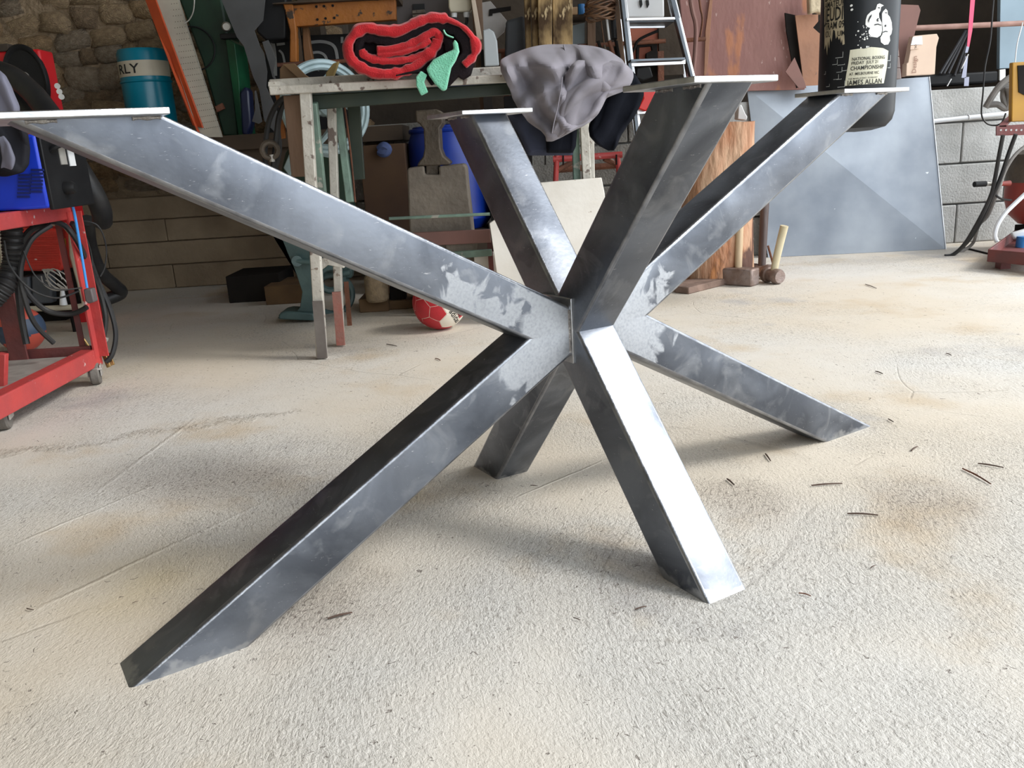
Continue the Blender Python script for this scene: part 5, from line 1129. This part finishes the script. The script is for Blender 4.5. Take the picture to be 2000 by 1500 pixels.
# gas trolley at the right edge
gt_ = thing('gas_trolley', 'red perforated iron stand with a yellow panel at the right edge', 'stand', (W(1990, 500, 2.7).x, 2.7, 0))
MB().pp([(1978, 122), (2040, 118), (2040, 236), (1976, 238)], 2.68, .03).build('yellow_panel', M_yellow, gt_, bevel=.004)
MB().pp([(1988, 128), (2030, 125), (2030, 200), (1990, 180)], 2.675, .01).build('dark_window', M_dark, gt_)
MB().pp([(1946, 246), (2040, 240), (2040, 263), (1946, 265)], 2.66, .006).build('perforated_bar', M_darkred_and_shade, gt_)
for u_ in range(1955, 2035, 10): MB().cyl(W(u_, 254, 2.662), W(u_, 254, 2.657), .0045, n=10).build('bar_hole', M_white, gt_)
MB().prism([W(1952, 243, 2.66), W(1985, 212, 2.95), W(1995, 212, 2.95), W(1966, 243, 2.66)], (0, 0, -.01)).build('side_bar', M_darkred_and_shade, gt_)
a = W(2075, 250, 2.68); MB().box((a.x, 2.7, a.z/2), (.05, .05, a.z)).build('upright', M_darkred_and_shade, gt_)
tr_ = thing('base_tray', 'dark red iron tray on short feet at the right edge', 'tray', (2.3, 2.6, 0))
pA, pB = FL(1932, 488, .09), FL(2040, 497, .09); pC, pD = FL(1998, 440, .09), FL(2060, 440, .09)
MB().bar(pA-V((0, 0, .025)), pB-V((0, 0, .025)), .01, .055).build('front_rail', M_darkred_and_shade, tr_, bevel=.002)
MB().bar(pA-V((0, 0, .025)), pC-V((0, 0, .025)), .01, .055).build('side_rail', M_darkred_and_shade, tr_, bevel=.002)
MB().prism([pA-V((0, 0, .045)), pB-V((0, 0, .045)), pD-V((0, 0, .045)), pC-V((0, 0, .045))], (0, 0, .006)).build('bottom', M_darkred_and_shade, tr_)
for q in (pA+V((.08, .02, 0)), pC+V((.05, -.06, 0)), pB+V((-.02, .02, 0))): MB().box((q.x, q.y, .025), (.045, .045, .05)).build('foot', M_darkred_and_shade, tr_)
c = W(1996, 478, 2.62); MB().lathe([(0, 0), (.028, 0), (.03, .05), (0, .055)], (c.x, 2.62, .05), (.1, 0, 1), 16).solo('blue_pot', M_bluetool, 'small blue pot in the dark red tray', 'pot')
MB().bar(W(1976, 462, 2.68), W(2010, 452, 2.66), .04, .035).solo('paper_scraps', M_white, 'crumpled white paper lying in the dark red tray', 'paper', bevel=.008)
tk = thing('red_tank', 'dark red pressure tank with a black handled valve at the right edge', 'tank', W(2020, 450, 2.85))
c = W(2026, 370, 2.9); rr_ = c.x-W(1970, 370, 2.9).x; z0_, z1_ = W(2010, 432, 2.9).z, W(2010, 290, 2.9).z
MB().lathe([(0, z0_-.02), (rr_*.5, z0_-.01), (rr_*.85, z0_+.04), (rr_, z0_+.12), (rr_, z1_-.12), (rr_*.8, z1_-.03), (rr_*.4, z1_), (0, z1_+.01)], (c.x, 2.9, 0), (0, 0, 1), 48).build('shell', mat('tank_red', (.30, .03, .02), (.20, .04, .03), 5, .45), tk)
MB().lathe([(rr_*1.003, z1_-.16), (rr_*1.003, z1_-.11), (rr_*.82, z1_-.026), (rr_*.41, z1_+.003)], (c.x, 2.9, 0), (0, 0, 1), 48).build('dusty_shoulder', M_cast, tk)
MB().cyl(W(1972, 358, 2.75), W(1952, 359, 2.74), .014, .010, 12).build('valve', mat('tank_red', (.3, .03, .02)), tk)
MB().cyl(W(1955, 359, 2.74), W(1925, 359, 2.72), .010, n=12).build('valve_stem', M_zinc, tk); MB().cyl(W(1925, 359, 2.72), W(1903, 360, 2.71), .0135, n=12).build('valve_handle', M_black, tk)
MB().box((c.x, 2.9, (z0_-.02)/2), (.12, .12, z0_-.02)).build('pedestal', M_dark, tk)
cable([(1959, 264, 2.64), (1952, 300, 2.66), (1942, 355, 2.70), (1934, 385, 2.72), (1912, 430, 2.75), (1885, 475, 2.80), (1862, 497, 2.82), (1845, 500, 2.83)], .0095, 'black cable running down from the perforated bar to the floor')
cable([(1984, 262, 2.63), (1970, 300, 2.66), (1955, 345, 2.69), (1938, 385, 2.72), (1920, 425, 2.76), (1895, 465, 2.80), (1880, 482, 2.83)], .0095, 'second black cable crossing in front of the red tank')
cable([(2010, 280, 2.70), (1985, 300, 2.70), (1965, 330, 2.71), (1948, 375, 2.73), (1930, 420, 2.80), (1912, 440, 2.84), (1900, 475, 2.90), (1875, 493, 2.92)], .008, 'grey black cable leaving the tank top and reaching the floor last', M_hoseg)
cable([(1942, 378, 2.72), (1955, 388, 2.74), (1975, 391, 2.78)], .005, 'short black hose from the cables to the tank')
cable([(2010, 372, 2.62), (1985, 395, 2.62), (1962, 418, 2.62), (1948, 440, 2.62), (1943, 460, 2.62), (1947, 472, 2.62)], .0105, 'white hose curving down into the dark red tray', M_conduit, 'white_hose', cat='hose')
MB().bar(FL(1882, 485)+V((0, 0, .004)), FL(1930, 497)+V((0, 0, .004)), .012, .006).solo('floor_rod', M_dark, 'thin dark rod lying on the floor left of the tray', 'rod')
# coil of black cable hanging at the bench end
ck = thing('cable_coil', 'coil of black cable hanging at the left end of the workbench', 'cable coil', W(540, 260, 1.7))
for i, pts in enumerate(([(556, 190), (540, 205), (526, 235), (519, 275), (518, 315), (524, 335)], [(558, 196), (545, 225), (540, 260), (536, 300), (532, 335)], [(556, 192), (549, 215), (543, 250), (546, 290), (538, 330)])):
    MB().tube([W(u, v, 1.66+.02*i) for u, v in pts], .009, 8).build('loop', M_rubber, ck)
MB().ring(W(527, 293, 1.62), (.3, -1, 0), .026, .010, 24, 8).build('connector', M_cast, ck)
MB().cyl(W(530, 302, 1.62), W(532, 316, 1.62), .009, n=12).build('plug', M_zinc, ck)
solo([(537, 186), (552, 186), (557, 270), (545, 272), (546, 215)], 1.95, .02, M_orwood, 'orange_plank', 'short orange timber plank behind the bench end', 'plank')
# small twigs and chips on the floor
WHERE = ['on the floor right of the nearest table foot, longest of all', 'left of the front right table foot', 'on the floor below the middle of the right lower arm', 'lying level below the pointed right table foot', 'thin and straight, far right below the pointed foot', 'just right of the front right foot at mid height', 'lying at the right edge below the pointed foot', 'above the right lower arm near the hub', 'at the right edge beside the longest right hand twig', 'right of the front right table foot', 'by the left edge left of the nearest table foot', 'on the tan patch left of the nearest arm', 'right of the small rear table foot', 'just right above the tip of the pointed foot', 'right of the tip of the pointed foot', 'above the pointed foot on the far floor', 'right above the middle of the front right leg', 'between the two bench feet and the football', 'below the football in front of the bench', 'on the far floor at the right', 'on the floor under the front right leg bend', 'near the metal sheet on the far floor']
rs = random.Random(11)
for i, (u, v, du, dv, nm) in enumerate([(640, 1208, 48, -12, 0), (1240, 1190, 22, -6, 0), (1420, 935, 14, 12, 0), (1585, 948, 60, -4, 0), (1655, 1003, 60, 3, 0), (1700, 1110, 10, -6, 0), (1910, 905, 50, 8, 0), (1480, 800, 8, 12, 0), (1880, 915, 55, 30, 1), (1560, 1158, 24, 6, 1), (52, 1188, 14, 3, 0), (258, 1178, 12, -4, 0), (1036, 948, 14, 1, 0), (1735, 818, 10, 6, 0), (1780, 880, 12, -8, 0), (1710, 725, 14, 5, 0), (1495, 886, 10, 14, 0), (755, 672, 20, 4, 0), (850, 700, 10, 4, 1), (1848, 690, 10, 4, 0), (1120, 1206, 14, 5, 0), (1690, 555, 22, 8, 0)]):
    a, b_ = FL(u, v, .003), FL(u+du, v+dv, .003); mid = (a+b_)/2+V((rs.uniform(-.0015, .0015), rs.uniform(-.0015, .0015), .001))
    r_ = min(.0018, (b_-a).length*.06)
    where = WHERE[i]
    MB().tube([a, mid, b_], lambda t, r_=r_: r_*(1-.6*abs(t-.4)), 6, 3).solo('leaf_scrap' if nm else 'twig', M_twig if not nm else M_rust, ('dry brown leaf scrap ' if nm else 'small dark twig ')+where, 'leaf' if nm else 'twig', 'dry leaf scraps on the floor' if nm else 'dark dry twigs scattered on the floor')
